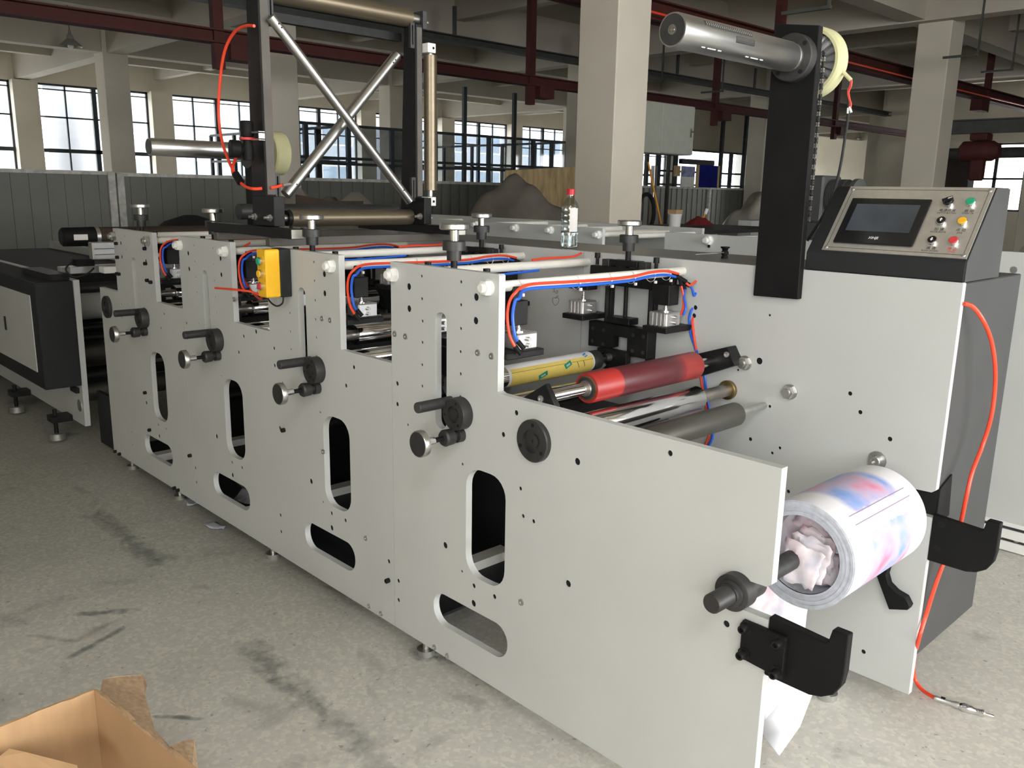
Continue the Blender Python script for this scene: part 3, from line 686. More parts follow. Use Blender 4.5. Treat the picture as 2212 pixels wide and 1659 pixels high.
# protruding set screws and bolt heads of the far unit and seams
def sock(x, z, r=.008, h=.014, y=0., m='black_steel', par=None, ring=False):
    b = MB()
    if ring: b.lathe((x, y, z), (0, -1, 0), [(0, r*1.7), (.0015, r*1.7)], 16)
    b.lathe((x, y, z), (0, -1, 0), [(0, r), (h*.9, r), (h, r*.85), (h, r*.5), (h*.5, r*.5)], 14)
    return b.build('socket_screw', m, par or frame)
for dx, z in ((-4.288, 1.19), (-4.288, 1.125), (-4.31, 1.045), (-4.285, 1.045), (-3.94, 1.187), (-3.945, 1.12), (-3.94, 1.045), (-3.90, 1.04), (-4.07, .50), (-4.05, .32), (-3.60, .30), (-4.55, .095), (-4.49, .095), (-3.80, .095), (-3.76, .095), (-2.755, .60), (-2.115, .235)):
    sock(dx, z)
for dx, z in ((-2.064, 1.047), (-2.011, 1.046), (-1.691, 1.045), (-1.636, 1.044), (-2.42, 1.045), (-2.47, 1.045), (-1.879, .097), (-1.817, .094), (-2.16, .10), (-2.23, .10), (-2.49, .58), (-2.24, .34), (-1.505, .39), (-3.10, 1.045)):
    sock(dx, z, .009, .004, 0, 'zinc', None)
# inner guide: hex nuts on the far plate
for (x, z, r) in ((-1.395, .957, .02), (-1.237, .893, .021)):
    MB().lathe((x, YF0, z), (0, -1, 0), [(0, r*1.15), (.003, r*1.15)], 20).hexa((x, YF0-.003, z), (0, -1, 0), .018, r).lathe((x, YF0-.021, z), (0, -1, 0), [(0, r*.55), (.006, r*.5)], 16).build('hex_nut', 'zinc', frame)
sock(-.955, .745, .016, .02, YF0, 'zinc', None, True)
# long grey top cover and drive housing behind the far plate
cov = thing('drive_cover', 'long flat grey sheet metal cover behind the far side plate, bottle standing on it', 'machine cover', (-2.9, 1.1, .2))
MB().box(-4.335, -1.23, .878, 1.345, .20, 1.252).build('housing', 'cover_top', cov, bevel=.004)

# ------------------------------------------------------------------ drive cabinet and console on the right
cb = MB().box(-1.228, -.792, .882, 1.325, .197, 1.2585).build('drive_cabinet', 'dark_grey', bevel=.003)
MB().box(-1.0, -.7915, .8775, .8818, .57, .77).build('chain_window', 'dark_void', cb)
tag(cb, 'textured dark grey steel cabinet behind the far plate under the operator panel', 'cabinet')
con = thing('control_console', 'black and grey control console with slanted stainless panel on top of the grey cabinet', 'control panel', (-.99, .98, 1.26))
XL, XR = -1.228, -.79
MB().prism([(.8575, 1.2605), (1.115, 1.2605), (1.112, 1.5), (1.008, 1.5), (.8575, 1.312)], XL, XR, 'X').build('housing', 'charcoal', con, bevel=.003)
MB().prism([(.859, 1.262), (1.113, 1.262), (1.110, 1.498), (1.008, 1.498), (.859, 1.312)], XR, XR+.0015, 'X').build('side_sheet', 'dark_grey', con)
O0 = Vector((0, .8575, 1.312)); Vv = (Vector((0, 1.008, 1.5))-O0).normalized(); Nn = Vector((1, 0, 0)).cross(Vv)
def onpanel(px, py, h=0.0):
    d = ray(px, py); t = (O0+Nn*h-CAM).dot(Nn)/d.dot(Nn); return CAM+d*t
def z4(a, b): return (a/3.949+1700, b/3.949+380)
def vproj(p): return (p-O0).dot(Vv)
pl, pr = onpanel(*z4(297, 628)), onpanel(*z4(1530, 717)); tl, tr = onpanel(*z4(555, 85)), onpanel(*z4(1795, 100))
x0, x1 = (pl.x+tl.x)/2, (pr.x+tr.x)/2; v0, v1 = (vproj(pl)+vproj(pr))/2, (vproj(tl)+vproj(tr))/2
x0 = max(x0, XL+.004); x1 = min(x1, XR-.003); v0 = max(v0, .004); v1 = min(v1, .238)
def slab(b, xa, xb, va, vb, h0, h1):
    c = O0+Vector(((xa+xb)/2, 0, 0))+Vv*((va+vb)/2)+Nn*((h0+h1)/2)
    return b.obox(c, Vector(((xb-xa)/2, 0, 0)), Vv*((vb-va)/2), Nn*((h1-h0)/2))
face = slab(MB(), x0, x1, v0, v1, 0, .003).build('face_plate', 'panel_steel', con)
m_ = .010
bl = MB()
for (a, b_, c, d) in ((x0+m_, x1-m_, v0+m_, v0+m_+.0012), (x0+m_, x1-m_, v1-m_-.0012, v1-m_), (x0+m_, x0+m_+.0012, v0+m_, v1-m_), (x1-m_-.0012, x1-m_, v0+m_, v1-m_)): slab(bl, a, b_, c, d, .003, .0033)
bl.build('border_line', 'ink', face)
for (a, c) in ((x0+.010, v0+.010), (x1-.010, v0+.010), (x0+.010, v1-.010), (x1-.010, v1-.010)):
    MB().lathe(O0+Vector((a, 0, 0))+Vv*c+Nn*.003, Nn, [(0, .006), (.0015, .0055), (.003, .003)], 16).build('corner_screw', 'zinc', face)
# touch screen
cs = [onpanel(*z4(*q), .006) for q in ((395, 560), (1060, 610), (1245, 212), (567, 185))]
sx0, sx1 = (cs[0].x+cs[3].x)/2, (cs[1].x+cs[2].x)/2; sv0, sv1 = (vproj(cs[0])+vproj(cs[1]))/2, (vproj(cs[2])+vproj(cs[3]))/2
bz = slab(MB(), sx0, sx1, sv0, sv1, .003, .010).build('screen_bezel', 'bezel', con, bevel=.002)
dx_, dv_ = sx1-sx0, sv1-sv0
slab(MB(), sx0+dx_*.10, sx0+dx_*.90, sv0+dv_*.26, sv0+dv_*.86, .010, .0105).build('screen', 'screen', bz)
text('XINJE', .011, 'white_ink', bz, O0+Vector((sx0+dx_*.5, 0, 0))+Vv*(sv0+dv_*.12)+Nn*.0104, (1, 0, 0), Vv)
def btn(px, py, m, name, kind='push'):
    p = onpanel(*z4(px, py), .003); c = O0+Vector((p.x, 0, 0))+Vv*vproj(p)+Nn*.003
    t = MB().lathe(c, Nn, [(0, .0135), (.008, .0135), (.010, .0125), (.010, .0112)], 24).build(name, 'chrome', con)
    if kind == 'push': MB().lathe(c+Nn*.006, Nn, [(0, .011), (.0045, .011), (.0055, .010)], 24).build('cap', m, t)
    return t, c
bt, c = btn(1385, 240, 'black_paint', 'selector_switch', 'sel')
MB().lathe(c+Nn*.006, Nn, [(0, .0115), (.01, .0115), (.012, .010)], 20).obox(c+Nn*.017, Vector((.012, 0, 0))+Vv*.006, (Vector((-.006, 0, 0))+Vv*.012)*.35, Nn*.006).build('knob', 'bezel', bt)
MB().obox(c+Nn*.0235+Vector((.006, 0, 0))+Vv*.003, Vector((.005, 0, 0))+Vv*.0025, (Vector((-.0025, 0, 0))+Vv*.005)*.14, Nn*.0004).build('pointer', 'white_ink', bt)
btn(1570, 235, 'green', 'green_push_button'); btn(1500, 400, 'amber', 'amber_push_button'); btn(1425, 565, 'red', 'red_push_button')
for (px, py, up) in ((1322, 395, 1), (1243, 560, -1)):
    bt, c = btn(px, py, 'bezel', 'arrow_push_button')
    q = c+Nn*.0122
    a = [(-.0016, -.005*up), (.0016, -.005*up), (.0016, 0), (.0042, 0), (0, .0062*up), (-.0042, 0), (-.0016, 0)]
    MB().add([q+Vector((x, 0, 0))+Vv*y for x, y in a], [(0, 1, 2, 6), (3, 4, 5)]).build('arrow_mark', 'white_ink', bt, smooth=False)
for (px, py, s, m, sz) in ((1368, 296, '电源开关', 'ink', .0092), (1360, 317, 'SWITCH BUTTON', 'ink', .0052), (1553, 300, '启 动', 'ink', .0092), (1540, 321, 'START UP', 'ink', .0056),
                           (1297, 456, '加 速', 'ink', .0095), (1288, 478, 'ACCELERATE', 'ink', .0058), (1483, 463, '点 动', 'ink', .0095), (1472, 486, 'JOG', 'ink', .0064),
                           (1228, 616, '减 速', 'ink', .0095), (1215, 638, 'SLOW DOWN', 'ink', .0058), (1408, 625, '停 止', 'red_ink', .0095), (1400, 648, 'STOP', 'red_ink', .0066)):
    p = onpanel(*z4(px, py), .0032); text(s, sz*1.15, m, face, p, (1, 0, 0), Vv)

# ------------------------------------------------------------------ unwind arm (black column with expanding shaft)
arm = thing('unwind_arm', 'tall black steel arm carrying the shiny unwind shaft, bolted inside the far plate', 'unwind stand', (-1.3, .84, 1.17))
MB().prism([(-1.372, 1.172), (-1.226, 1.175), (-1.236, 1.925), (-1.372, 1.945)], .828, .853, 'Y').build('arm_plate', 'black_paint', arm, bevel=.002)
AX, AZ = -1.298, 1.845
MB().lathe((AX, .828, AZ), (0, -1, 0), [(0, .064), (.026, .064), (.029, .061)], 48).build('flange', 'oxide', arm)
for a in (.7, 2.3, 4.0, 5.4): MB().lathe((AX+.052*math.cos(a), .7995, AZ+.052*math.sin(a)), (0, -1, 0), [(0, .0065), (.0008, .0065), (.0008, .0035)], 12).build('socket_screw', 'black_steel', arm)
MB().lathe((AX, .80, AZ), (0, -1, 0), [(0, .038), (.006, .038), (.006, .036), (.012, .036), (.012, .0385), (.016, .0385)], 40).build('bearing_ring', 'zinc', arm)
sh = MB().lathe((AX, .785, AZ), (0, -1, 0), [(0, .038), (.004, .040), (.527, .040), (.535, .0385)], 48).build('expanding_shaft', 'turned', arm)
MB().lathe((AX, .2505, AZ), (0, -1, 0), [(0, .0355), (.0012, .0355), (.0012, .012), (-.002, .012)], 40).build('end_cap', 'oxide', sh)
MB().lathe((AX, .251, AZ), (0, -1, 0), [(0, .0115), (.003, .0115), (.003, .008), (-.001, .008)], 24, True, True).lathe((AX, .251, AZ), (0, -1, 0), [(0, .0055), (.005, .0055), (.005, .002), (.002, .002)], 16).build('air_valve', 'steel', sh)
def strip(a, ya, yb, w, m, nm, t=.0014):
    u = Vector((math.cos(a), 0, math.sin(a))); v = Vector((-math.sin(a), 0, math.cos(a)))
    MB().obox(Vector((AX, (ya+yb)/2, AZ))+u*.0400, u*t, v*w, Vector((0, (yb-ya)/2, 0))).build(nm, m, sh, bevel=.001)
strip(.58, .33, .54, .0065, 'oxide', 'grip_strip')
for i in range(22): strip(.58, .336+i*.0093, .3395+i*.0093, .005, 'zinc', 'grip_tooth', .0022)
strip(.02, .46, .545, .0075, 'oxide', 'grip_strip')
for i in range(4): strip(.02-.12+i*.08, .465, .54, .0008, 'turned', 'grip_tooth', .0022)
for (a, b_) in ((.335, .35), (.36, .395), (.405, .42), (.53, .545), (.555, .59), (.60, .615)): strip(-.88, a, b_, .0016, 'white_ink', 'grip_slot', .0008)
# brake on the back with chain
MB().lathe((AX, .898, AZ-.002), (0, 1, 0), [(0, .09), (.004, .098), (.046, .098), (.052, .092), (.052, .078), (.03, .078)], 56, False, False).lathe((AX, .898, AZ-.002), (0, 1, 0), [(0, .09), (0, .082), (.01, .082)], 56, False, False).build('brake_rim', 'cream_clutch', arm)
bh = MB().lathe((AX, .93, AZ-.002), (0, -1, 0), [(-.02, .08), (0, .08), (.006, .03), (.02, .03), (.02, .022), (.045, .022)], 48).build('brake_body', 'cast', arm)
for i in range(20):
    a = 2*PI*i/20; u = Vector((math.cos(a), 0, math.sin(a))); v = Vector((-math.sin(a), 0, math.cos(a)))
    MB().obox(Vector((AX, .918, AZ-.002))+u*.053, u*.024, v*.0016, Vector((0, .010, 0))).build('cooling_rib', 'cast', bh)
MB().lathe((AX, .853, AZ), (0, 1, 0), [(0, .03), (.05, .03)], 24).build('hub', 'steel', arm)
MB().cyl(P(1814, 148, Y=.93), P(1838, 173, Y=.93), .0055, n=10).build('cable_gland', 'cream_clutch', arm)
# roller chain: alternating links down the back of the arm
ch = None
zc = 1.86
i = 0
while zc > 1.41:
    a = MB()
    if ch is None:
        pass
    y = .862
    for s in (-1, 1): a.lathe((-1.238+.006+s*.003, y, zc), (1, 0, 0), [(0, .0048), (.0012, .0048)], 8).lathe((-1.238+.006+s*.003, y, zc-.009), (1, 0, 0), [(0, .0048), (.0012, .0048)], 8)
    a.box(-1.2355, -1.2285, y-.003, y+.003, zc-.010, zc+.001)
    a.build('chain_link', 'steel' if i % 2 else 'oxide', arm); zc -= .0145; i += 1
# dangling brake leads and black cable
t = thing('brake_lead', 'thin red leads with white crimps dangling under the cream brake disc', 'wire', (-1.22, .93, 1.76))
pts = [P(*q, Y=.93) for q in ((1838, 172), (1836, 185), (1831, 197), (1833, 212), (1836, 222), (1835, 232))]
MB().tube(pts, .0018, 6).build('red_lead', 'red_ink', t); MB().tube([p+Vector((.004, 0, -.002)) for p in pts], .0018, 6).build('red_lead', 'red_hose', t)
MB().cyl(P(1835, 231, Y=.93), P(1839, 243, Y=.93), .0035, n=8).build('crimp', 'white_plastic', t); MB().cyl(P(1832, 233, Y=.93), P(1831, 245, Y=.93), .003, n=8).build('crimp', 'white_plastic', t)
bc = MB().tube([P(*q, Y=1.0) for q in ((1833, 200), (1832, 250), (1825, 300), (1817, 350), (1807, 395), (1795, 430), (1780, 462), (1762, 492), (1744, 520))], .0042, 8)
tag(bc.build('power_cable', 'rubber'), 'black cable sagging from the brake disc to behind the arm foot', 'cable')

# ------------------------------------------------------------------ rollers of the nearest unit
def yroller(name, lb, x, z, parts, group=None):
    """thing made of cylinders along Y: parts = (name, y0, y1, radius, material)"""
    t = thing(name, lb, 'roller', (x, .43, z), group); first = {}
    for (nm, y0, y1, r, m) in parts:
        b = MB().lathe((x, y0, z), (0, 1, 0), [(0, r*.96), (min(.003, (y1-y0)/4), r), (y1-y0-min(.003, (y1-y0)/4), r), (y1-y0, r*.96)], 40)
        b.build(nm, m, t, origin=(x, y0, z))
    return t
red = yroller('rubber_roller', 'red rubber nip roller with a dark worn middle, lying across the nearest unit', -1.482, .955,
              [('shaft', .042, .84, .0155, 'chrome'), ('rubber_sleeve', .205, .70, .042, 'red_roller'), ('bearing', .2035, .206, .034, 'brass'), ('bearing_seal', .2025, .205, .030, 'oxide'), ('bearing_ring', .196, .204, .022, 'steel')])
MB().lathe((-1.482, .196, .955), (0, -1, 0), [(0, .019), (.006, .019), (.006, .0165), (.012, .0165)], 30).build('circlip', 'steel', red)
chr_ = yroller('chrome_roller', 'large polished chrome roller below the red rubber roller', -1.448, .861,
               [('barrel', .06, .68, .037, 'chrome'), ('journal', .68, .85, .02, 'steel'), ('near_journal', .022, .06, .02, 'steel')])
MB().lathe((-1.448, .855, .861), (0, -1, 0), [(0, .031), (.012, .031), (.014, .028)], 36).build('bearing_collar', 'brass', chr_)
yroller('grey_roller', 'dark grey anodised guide roller nearest the sloping plate edge', -1.317, .835, [('barrel', .08, .69, .0355, 'grey_roller'), ('journal', .69, .856, .010, 'zinc'), ('near_journal', .022, .08, .01, 'zinc')])
plate_cyl = yroller('printing_cylinder', 'printing cylinder wrapped in a yellow and white adhesive plate sheet', -1.872, .913,
                    [('barrel', .05, .72, .0325, 'chrome'), ('backing_sheet', .26, .655, .0337, 'paper_white'), ('journal', .72, .80, .014, 'steel'), ('bearing', .80, .805, .024, 'brass'), ('wrap_band', .655, .70, .0334, 'oxide')])
# yellow sheet covers the camera-facing half, as a curved shell
def shell(x, z, r, y0, y1, a0, a1, n=18, t=.0006):
    vs = []; fs = []
    for rr in (r, r+t):
        for i in range(n+1):
            a = a0+(a1-a0)*i/n
            for y in (y0, y1): vs.append((x+rr*math.cos(a), y, z+rr*math.sin(a)))
    m = 2*(n+1)
    for i in range(n): fs += [(2*i, 2*i+1, 2*i+3, 2*i+2), (m+2*i, m+2*i+2, m+2*i+3, m+2*i+1)]
    fs += [(0, m, m+1, 1), (2*n, 2*n+1, m+2*n+1, m+2*n)]
    for i in range(n): fs += [(2*i, 2*i+2, m+2*i+2, m+2*i), (2*i+1, m+2*i+1, m+2*i+3, 2*i+3)]
    return MB().add(vs, fs)
M['yellow_sheet'] = mat('yellow_adhesive_sheet', (.80, .62, .16), .5, var=.06, scale=20)
M['green_tape'] = mat('green_printed_tape', (.01, .27, .20), .5, var=.05)
M['blue_tape'] = mat('blue_printed_tape', (.03, .25, .60), .5, var=.05)
ys = shell(-1.872, .913, .0338, .27, .645, -1.3, .80).build('yellow_sheet', 'yellow_sheet', plate_cyl)
shell(-1.872, .913, .0345, .27, .645, .42, .45, 2, .0002).build('pen_line', 'ink', ys)
def tape(y, a, w, l, m, s):
    r = .0346; u = Vector((-math.sin(a), 0, math.cos(a))); n = Vector((math.cos(a), 0, math.sin(a))); yy = Vector((0, 1, 0))
    d1 = (yy*.94+u*.35).normalized(); d2 = (u*.94-yy*.35).normalized(); c = Vector((-1.872, y, .913))+n*(r+.0004)
    t = MB().obox(c, d1*l, d2*w, n*.0003).build('tape_label', m, plate_cyl)
    text(s, w*1.5, 'white_ink', plate_cyl, c+n*.0005, d1, d2)
tape(.52, .30, .008, .017, 'green_tape', 'tesa'); tape(.405, -.25, .008, .019, 'green_tape', 'tesa'); tape(.615, .95, .007, .009, 'blue_tape', 'tesa')
pm = MB()
for (ya, yb, a) in ((.565, .572, .05), (.595, .600, .08)):
    pm.tube([Vector((-1.872+.0350*math.cos(a+q), ya+(yb-ya)*k/3, .913+.0350*math.sin(a+q))) for k, q in enumerate((.35, .2, .0, -.2))], .0009, 5)
pm.build('pen_mark', 'ink', plate_cyl)
yroller('anilox_cylinder', 'chrome cylinder half hidden under the yellow wrapped cylinder', -1.775, .845, [('barrel', .03, .66, .036, 'chrome'), ('journal', .66, .85, .016, 'steel')])
# black triangular roller brackets
for (nm, ya, yb, pts, lb) in (('near', .024, .042, [(-1.60, .88), (-1.545, .944), (-1.463, .996), (-1.425, .945), (-1.42, .88)], 'black wedge bracket holding the near end of the red roller shaft'),
                              ('far', .800, .853, [(-1.545, .89), (-1.555, .965), (-1.432, 1.008), (-1.398, .955)], 'black wedge bracket on the far plate at the red roller')):
    t = MB().prism(pts, ya, yb, 'Y').build('roller_bracket', 'black_steel', bevel=.002); tag(t, lb, 'bracket')
    sock(-1.476 if nm == 'near' else -1.43, .955 if nm == 'near' else .985, .009, .004, ya, 'zinc', t)
# lower web rollers, dark, in all units
for k in range(4):
    o = -.75*k
    yroller('guide_roller', 'black guide roller with bright shaft behind the tall slot of the %s unit' % ORD[k], -1.60+o, .485,
            [('shaft', .022, .855, .010, 'chrome'), ('barrel', .28, .78, .033, 'black_steel'), ('bearing', .274, .281, .024, 'brass')], 'lower guide rollers')
    if k:
        lb = {1: 'steel and red cylinder in the notch before the nearest tower', 2: 'chrome cylinder in the notch below the yellow button box', 3: 'dark red cylinder in the farthest notch'}[k]
        yroller('impression_cylinder', lb, -1.735+o, .975 if k != 2 else .985, [('barrel', .13, .30, .036, 'chrome'), ('red_sleeve', .30, .74, .037, 'red_roller' if k != 2 else 'chrome'), ('journal', .022, .13, .018, 'steel')])
        yroller('chrome_roller', 'chrome roller under the cylinder of the %s unit' % ORD[k], -1.66+o, .905, [('barrel', .06, .70, .034, 'chrome'), ('journal', .70, .855, .016, 'steel')], 'chrome rollers of the rear units')
        yroller('ink_roller', 'black ink roller inside the %s unit' % ORD[k], -1.83+o, .90, [('barrel', .04, .74, .034, 'rubber'), ('journal', .74, .855, .014, 'steel')], 'ink rollers')
# ink trays, closing the view down into the units
for k in range(4):
    o = -.75*k
    t = MB().box(-2.0+o, -1.62+o, .10, .78, .74, .752).box(-2.0+o, -1.99+o, .10, .78, .75, .80).box(-1.63+o, -1.62+o, .10, .78, .75, .80).build('ink_tray', 'oxide'); tag(t, 'shallow dark ink tray under the cylinders of the %s unit' % ORD[k], 'tray')

# ------------------------------------------------------------------ carriages with air cylinders (far side and mirrored near side)
def carriage(c, lb, side=1, group='roller carriages with air cylinders'):
    """side 1: on the far plate; -1: inside of the near plate"""
    B = YF0 if side == 1 else .022
    def y(d): return B-d if side == 1 else B+d
    def bx(b, x0, x1, d0, d1, z0, z1): a_, b_ = sorted((y(d0), y(d1))); return b.box(c+x0, c+x1, a_, b_, z0, z1)
    t = thing('roller_carriage', lb, 'carriage', (c, y(.04), 1.1), group)
    for x in (-.095, .095):
        r = bx(MB(), x-.014, x+.014, .001, .022, .90, 1.22).build('guide_rail', 'black_steel', t, bevel=.001)
        bx(MB(), x-.006, x+.006, .022, .026, .91, 1.21).build('rail_groove', 'oxide', r)
    bar = bx(MB(), -.135, .215, .05, .078, 1.160, 1.222).build('cross_bar', 'black_steel', t, bevel=.002)
    for x in (-.11, -.02, .03, .075, .13): MB().lathe((c+x, y(.078), 1.188), (0, -side, 0), [(0, .0065), (.0006, .0065), (.0006, .004)], 12).build('socket_screw', 'oxide', bar)
    bx(MB(), -.062, .052, .012, .055, 1.224, 1.245).build('top_block', 'black_steel', t, bevel=.002)
    bx(MB(), .155, .222, .045, .10, 1.118, 1.184).build('end_block', 'black_steel', t, bevel=.002); bx(MB(), -.215, -.125, .045, .10, 1.135, 1.178).build('end_block', 'black_steel', t, bevel=.002)
    for x in (-.135, .12): MB().cyl((c+x, y(.04), 1.222), (c+x, y(.04), 1.245), .006, n=12).lathe((c+x, y(.04), 1.245), (0, 0, 1), [(0, .010), (.018, .010)], 14).build('cap_screw', 'black_steel', t)
    for x in (-.085, .075): bx(MB(), x-.012, x+.018, .03, .06, 1.222, 1.245).build('stop_block', 'oxide', t, bevel=.001)
    MB().cyl((c, y(.04), 1.02), (c, y(.04), 1.224), .0075, n=14).build('spindle', 'black_steel', t)
    # lower yoke
    bx(MB(), -.055, .045, .022, .075, 1.030, 1.052).build('spindle_nut', 'black_steel', t, bevel=.002)
    pts = [(-.14, .935), (-.14, 1.025), (.122, 1.025), (.122, .925), (.035, .925), (.035, .985), (-.03, .985), (-.03, .942)]
    a_, b_ = sorted((y(.03), y(.068)))
    yk = MB().prism([(c+p, q) for p, q in pts], a_, b_, 'Y').build('yoke', 'black_steel', t, bevel=.002)
    for x, z in ((-.12, 1.0), (-.07, 1.0), (-.12, .955), (-.07, .95), (.06, 1.0), (.105, 1.0), (.06, .945), (.105, .945)):
        MB().lathe((c+x, y(.068), z), (0, -side, 0), [(0, .007), (.0006, .007), (.0006, .0045)], 12).build('socket_screw', 'oxide', yk)
    a_, b_ = sorted((y(.06), y(.088)))
    MB().prism([(c-.08, .87), (c-.08, .94), (c+.05, .94), (c+.05, .90), (c+.01, .87)], a_, b_, 'Y').build('bearing_block', 'black_steel', t, bevel=.002)
    # air cylinders
    for x in (-.155, .200):
        cy = bx(MB(), x-.036, x+.036, .05, .125, 1.052, 1.098).build('air_cylinder', 'alu', t, bevel=.004)
        for q in (-.022, -.006, .010, .024):
            a_, b_ = sorted((y(.125), y(.1275))); MB().box(c+x+q-.004, c+x+q+.004, a_, b_, 1.053, 1.097).build('body_rib', 'alu', cy)
        MB().lathe((c+x, y(.085), 1.098), (0, 0, 1), [(0, .02), (.003, .02), (.003, .008), (.012, .008), (.012, .0055), (.03, .0055)], 18).build('piston_rod', 'chrome', cy)
        for z in (1.065, 1.082): MB().cyl((c+x+.036, y(.085), z), (c+x+.047, y(.085), z), .006, n=12).build('air_port', 'zinc', cy)
        bx(MB(), x-.048, x+.048, .002, .14, 1.034, 1.052).build('shelf', 'black_steel', t, bevel=.002)
    return t
for k in range(4):
    c = -1.85-.75*k
    carriage(c, 'black carriage with two air cylinders on the far plate of the %s unit' % ORD[k], 1)
    carriage(c, 'black carriage with two air cylinders inside the near plate of the %s unit' % ORD[k], -1)
# top adjusting screws with handwheels, one over every carriage
def handwheel():
    t = thing('adjusting_screw', '', 'handwheel', (0, 0, 0), 'vertical adjusting handwheels on top of the press')
    MB().lathe((0, 0, -.02), (0, 0, 1), [(0, .0095), (.12, .0095)], 20).build('spindle', 'black_steel', t)
    MB().lathe((0, 0, .030), (0, 0, 1), [(0, .020), (.026, .021), (.028, .021), (.028, .032), (.052, .032), (.054, .030)], 40).build('locking_collar', 'oxide', t)
    MB().lathe((0, 0, .082), (0, 0, 1), [(0, .0135), (.034, .0135)], 24).build('hub', 'chrome', t)
    MB().lathe((0, 0, .114), (0, 0, 1), [(0, .012), (0, .037), (.003, .041), (.015, .041), (.018, .038), (.018, .034), (.015, .032)], 48).build('wheel', 'turned', t)
    return t
hw0 = handwheel()
for k in range(4):
    for side in (0, 1):
        c = -1.85-.75*k; o = hw0 if (k, side) == (0, 0) else copy_tree(hw0)
        o.location = (c-.003, .05 if side == 0 else .82, 1.247); o['label'] = 'chrome handwheel on a black screw above the %s plate of the %s unit' % (('near', 'far')[side], ORD[k])
# side knobs, pins and flanges on the near plate
def side_set(o):
    kx, kz = -1.760+o, .803
    k = thing('side_adjusting_knob', '', 'knob', (kx, -.08, kz), 'horizontal adjusting knobs on the near plates')
    MB().lathe((kx, 0, kz), (0, -1, 0), [(0, .021), (.020, .021), (.020, .013), (.030, .013), (.034, .022), (.060, .024), (.066, .020)], 36).build('collar', 'oxide', k)
    MB().lathe((kx, -.066, kz), (0, -1, 0), [(0, .0075), (.032, .0075)], 20).build('spindle', 'black_steel', k)
    MB().lathe((kx, -.098, kz), (0, -1, 0), [(0, .0115), (.034, .0115)], 24).build('hub', 'chrome', k)
    MB().lathe((kx, -.132, kz), (0, -1, 0), [(0, .033), (.003, .037), (.018, .037), (.021, .035)], 40).build('wheel', 'turned', k)
    MB().lathe((kx, -.1532, kz), (0, -1, 0), [(0, .0335), (.0006, .0335)], 40).build('wheel_face', 'oxide', k)
    p = thing('locating_pin', '', 'pin', (-1.80+o, -.06, .888), 'black pins beside the knobs')
    MB().lathe((-1.803+o, -.002, .890), (0, -1, 0), [(0, .0155), (.116, .0155), (.118, .014)], 28).build('pin_body', 'oxide', p)
    MB().lathe((-1.803+o, -.1202, .890), (0, -1, 0), [(0, .0145), (.0008, .0145), (.0008, .002)], 24).build('pin_face', 'dark_grey', p)
    f = thing('bearing_flange', '', 'flange', (-1.756+o, -.02, .866), 'small black flanges beside the knobs')
    MB().lathe((-1.756+o, 0, .866), (0, -1, 0), [(0, .046), (.030, .046), (.034, .044), (.034, .024), (.024, .024), (.024, .014), (.028, .014), (.028, .004)], 44).build('ring', 'oxide', f)
    for a in (1.2, 3.3, 5.4): MB().lathe((-1.756+o+.035*math.cos(a), -.0342, .866+.035*math.sin(a)), (0, -1, 0), [(0, .004), (.0004, .004)], 10).build('screw', 'black_steel', f)
    return k, p, f
base = side_set(0)
for k in range(4):
    for o, nm in zip(base, ('chrome faced knob on a black collar, low on the tower of the %s unit', 'black cylindrical pin sticking out above the knob of the %s unit', 'thick black ring flange over the knob of the %s unit')):
        c = o if k == 0 else copy_tree(o, shift=(-.75*k, 0, 0))
        c['label'] = nm % ORD[k]
def big_flange(x, z, lb):
    f = thing('bearing_flange', lb, 'flange', (x, -.01, z))
    MB().lathe((x, 0, z), (0, -1, 0), [(0, .0555), (.012, .0555), (.015, .053), (.015, .031), (.006, .031), (.006, .018), (.010, .018), (.010, .004), (.006, .004)], 52).build('ring', 'oxide', f)
    for a in (1.5, 3.6, 5.7): MB().lathe((x+.043*math.cos(a), -.0152, z+.043*math.sin(a)), (0, -1, 0), [(0, .0055), (.0006, .0055), (.0006, .003)], 12).build('screw', 'black_steel', f)
big_flange(-1.469, .851, 'large black round bearing flange alone on the nearest plate')
big_flange(-4.485, .865, 'black round flange at the left end of the press')

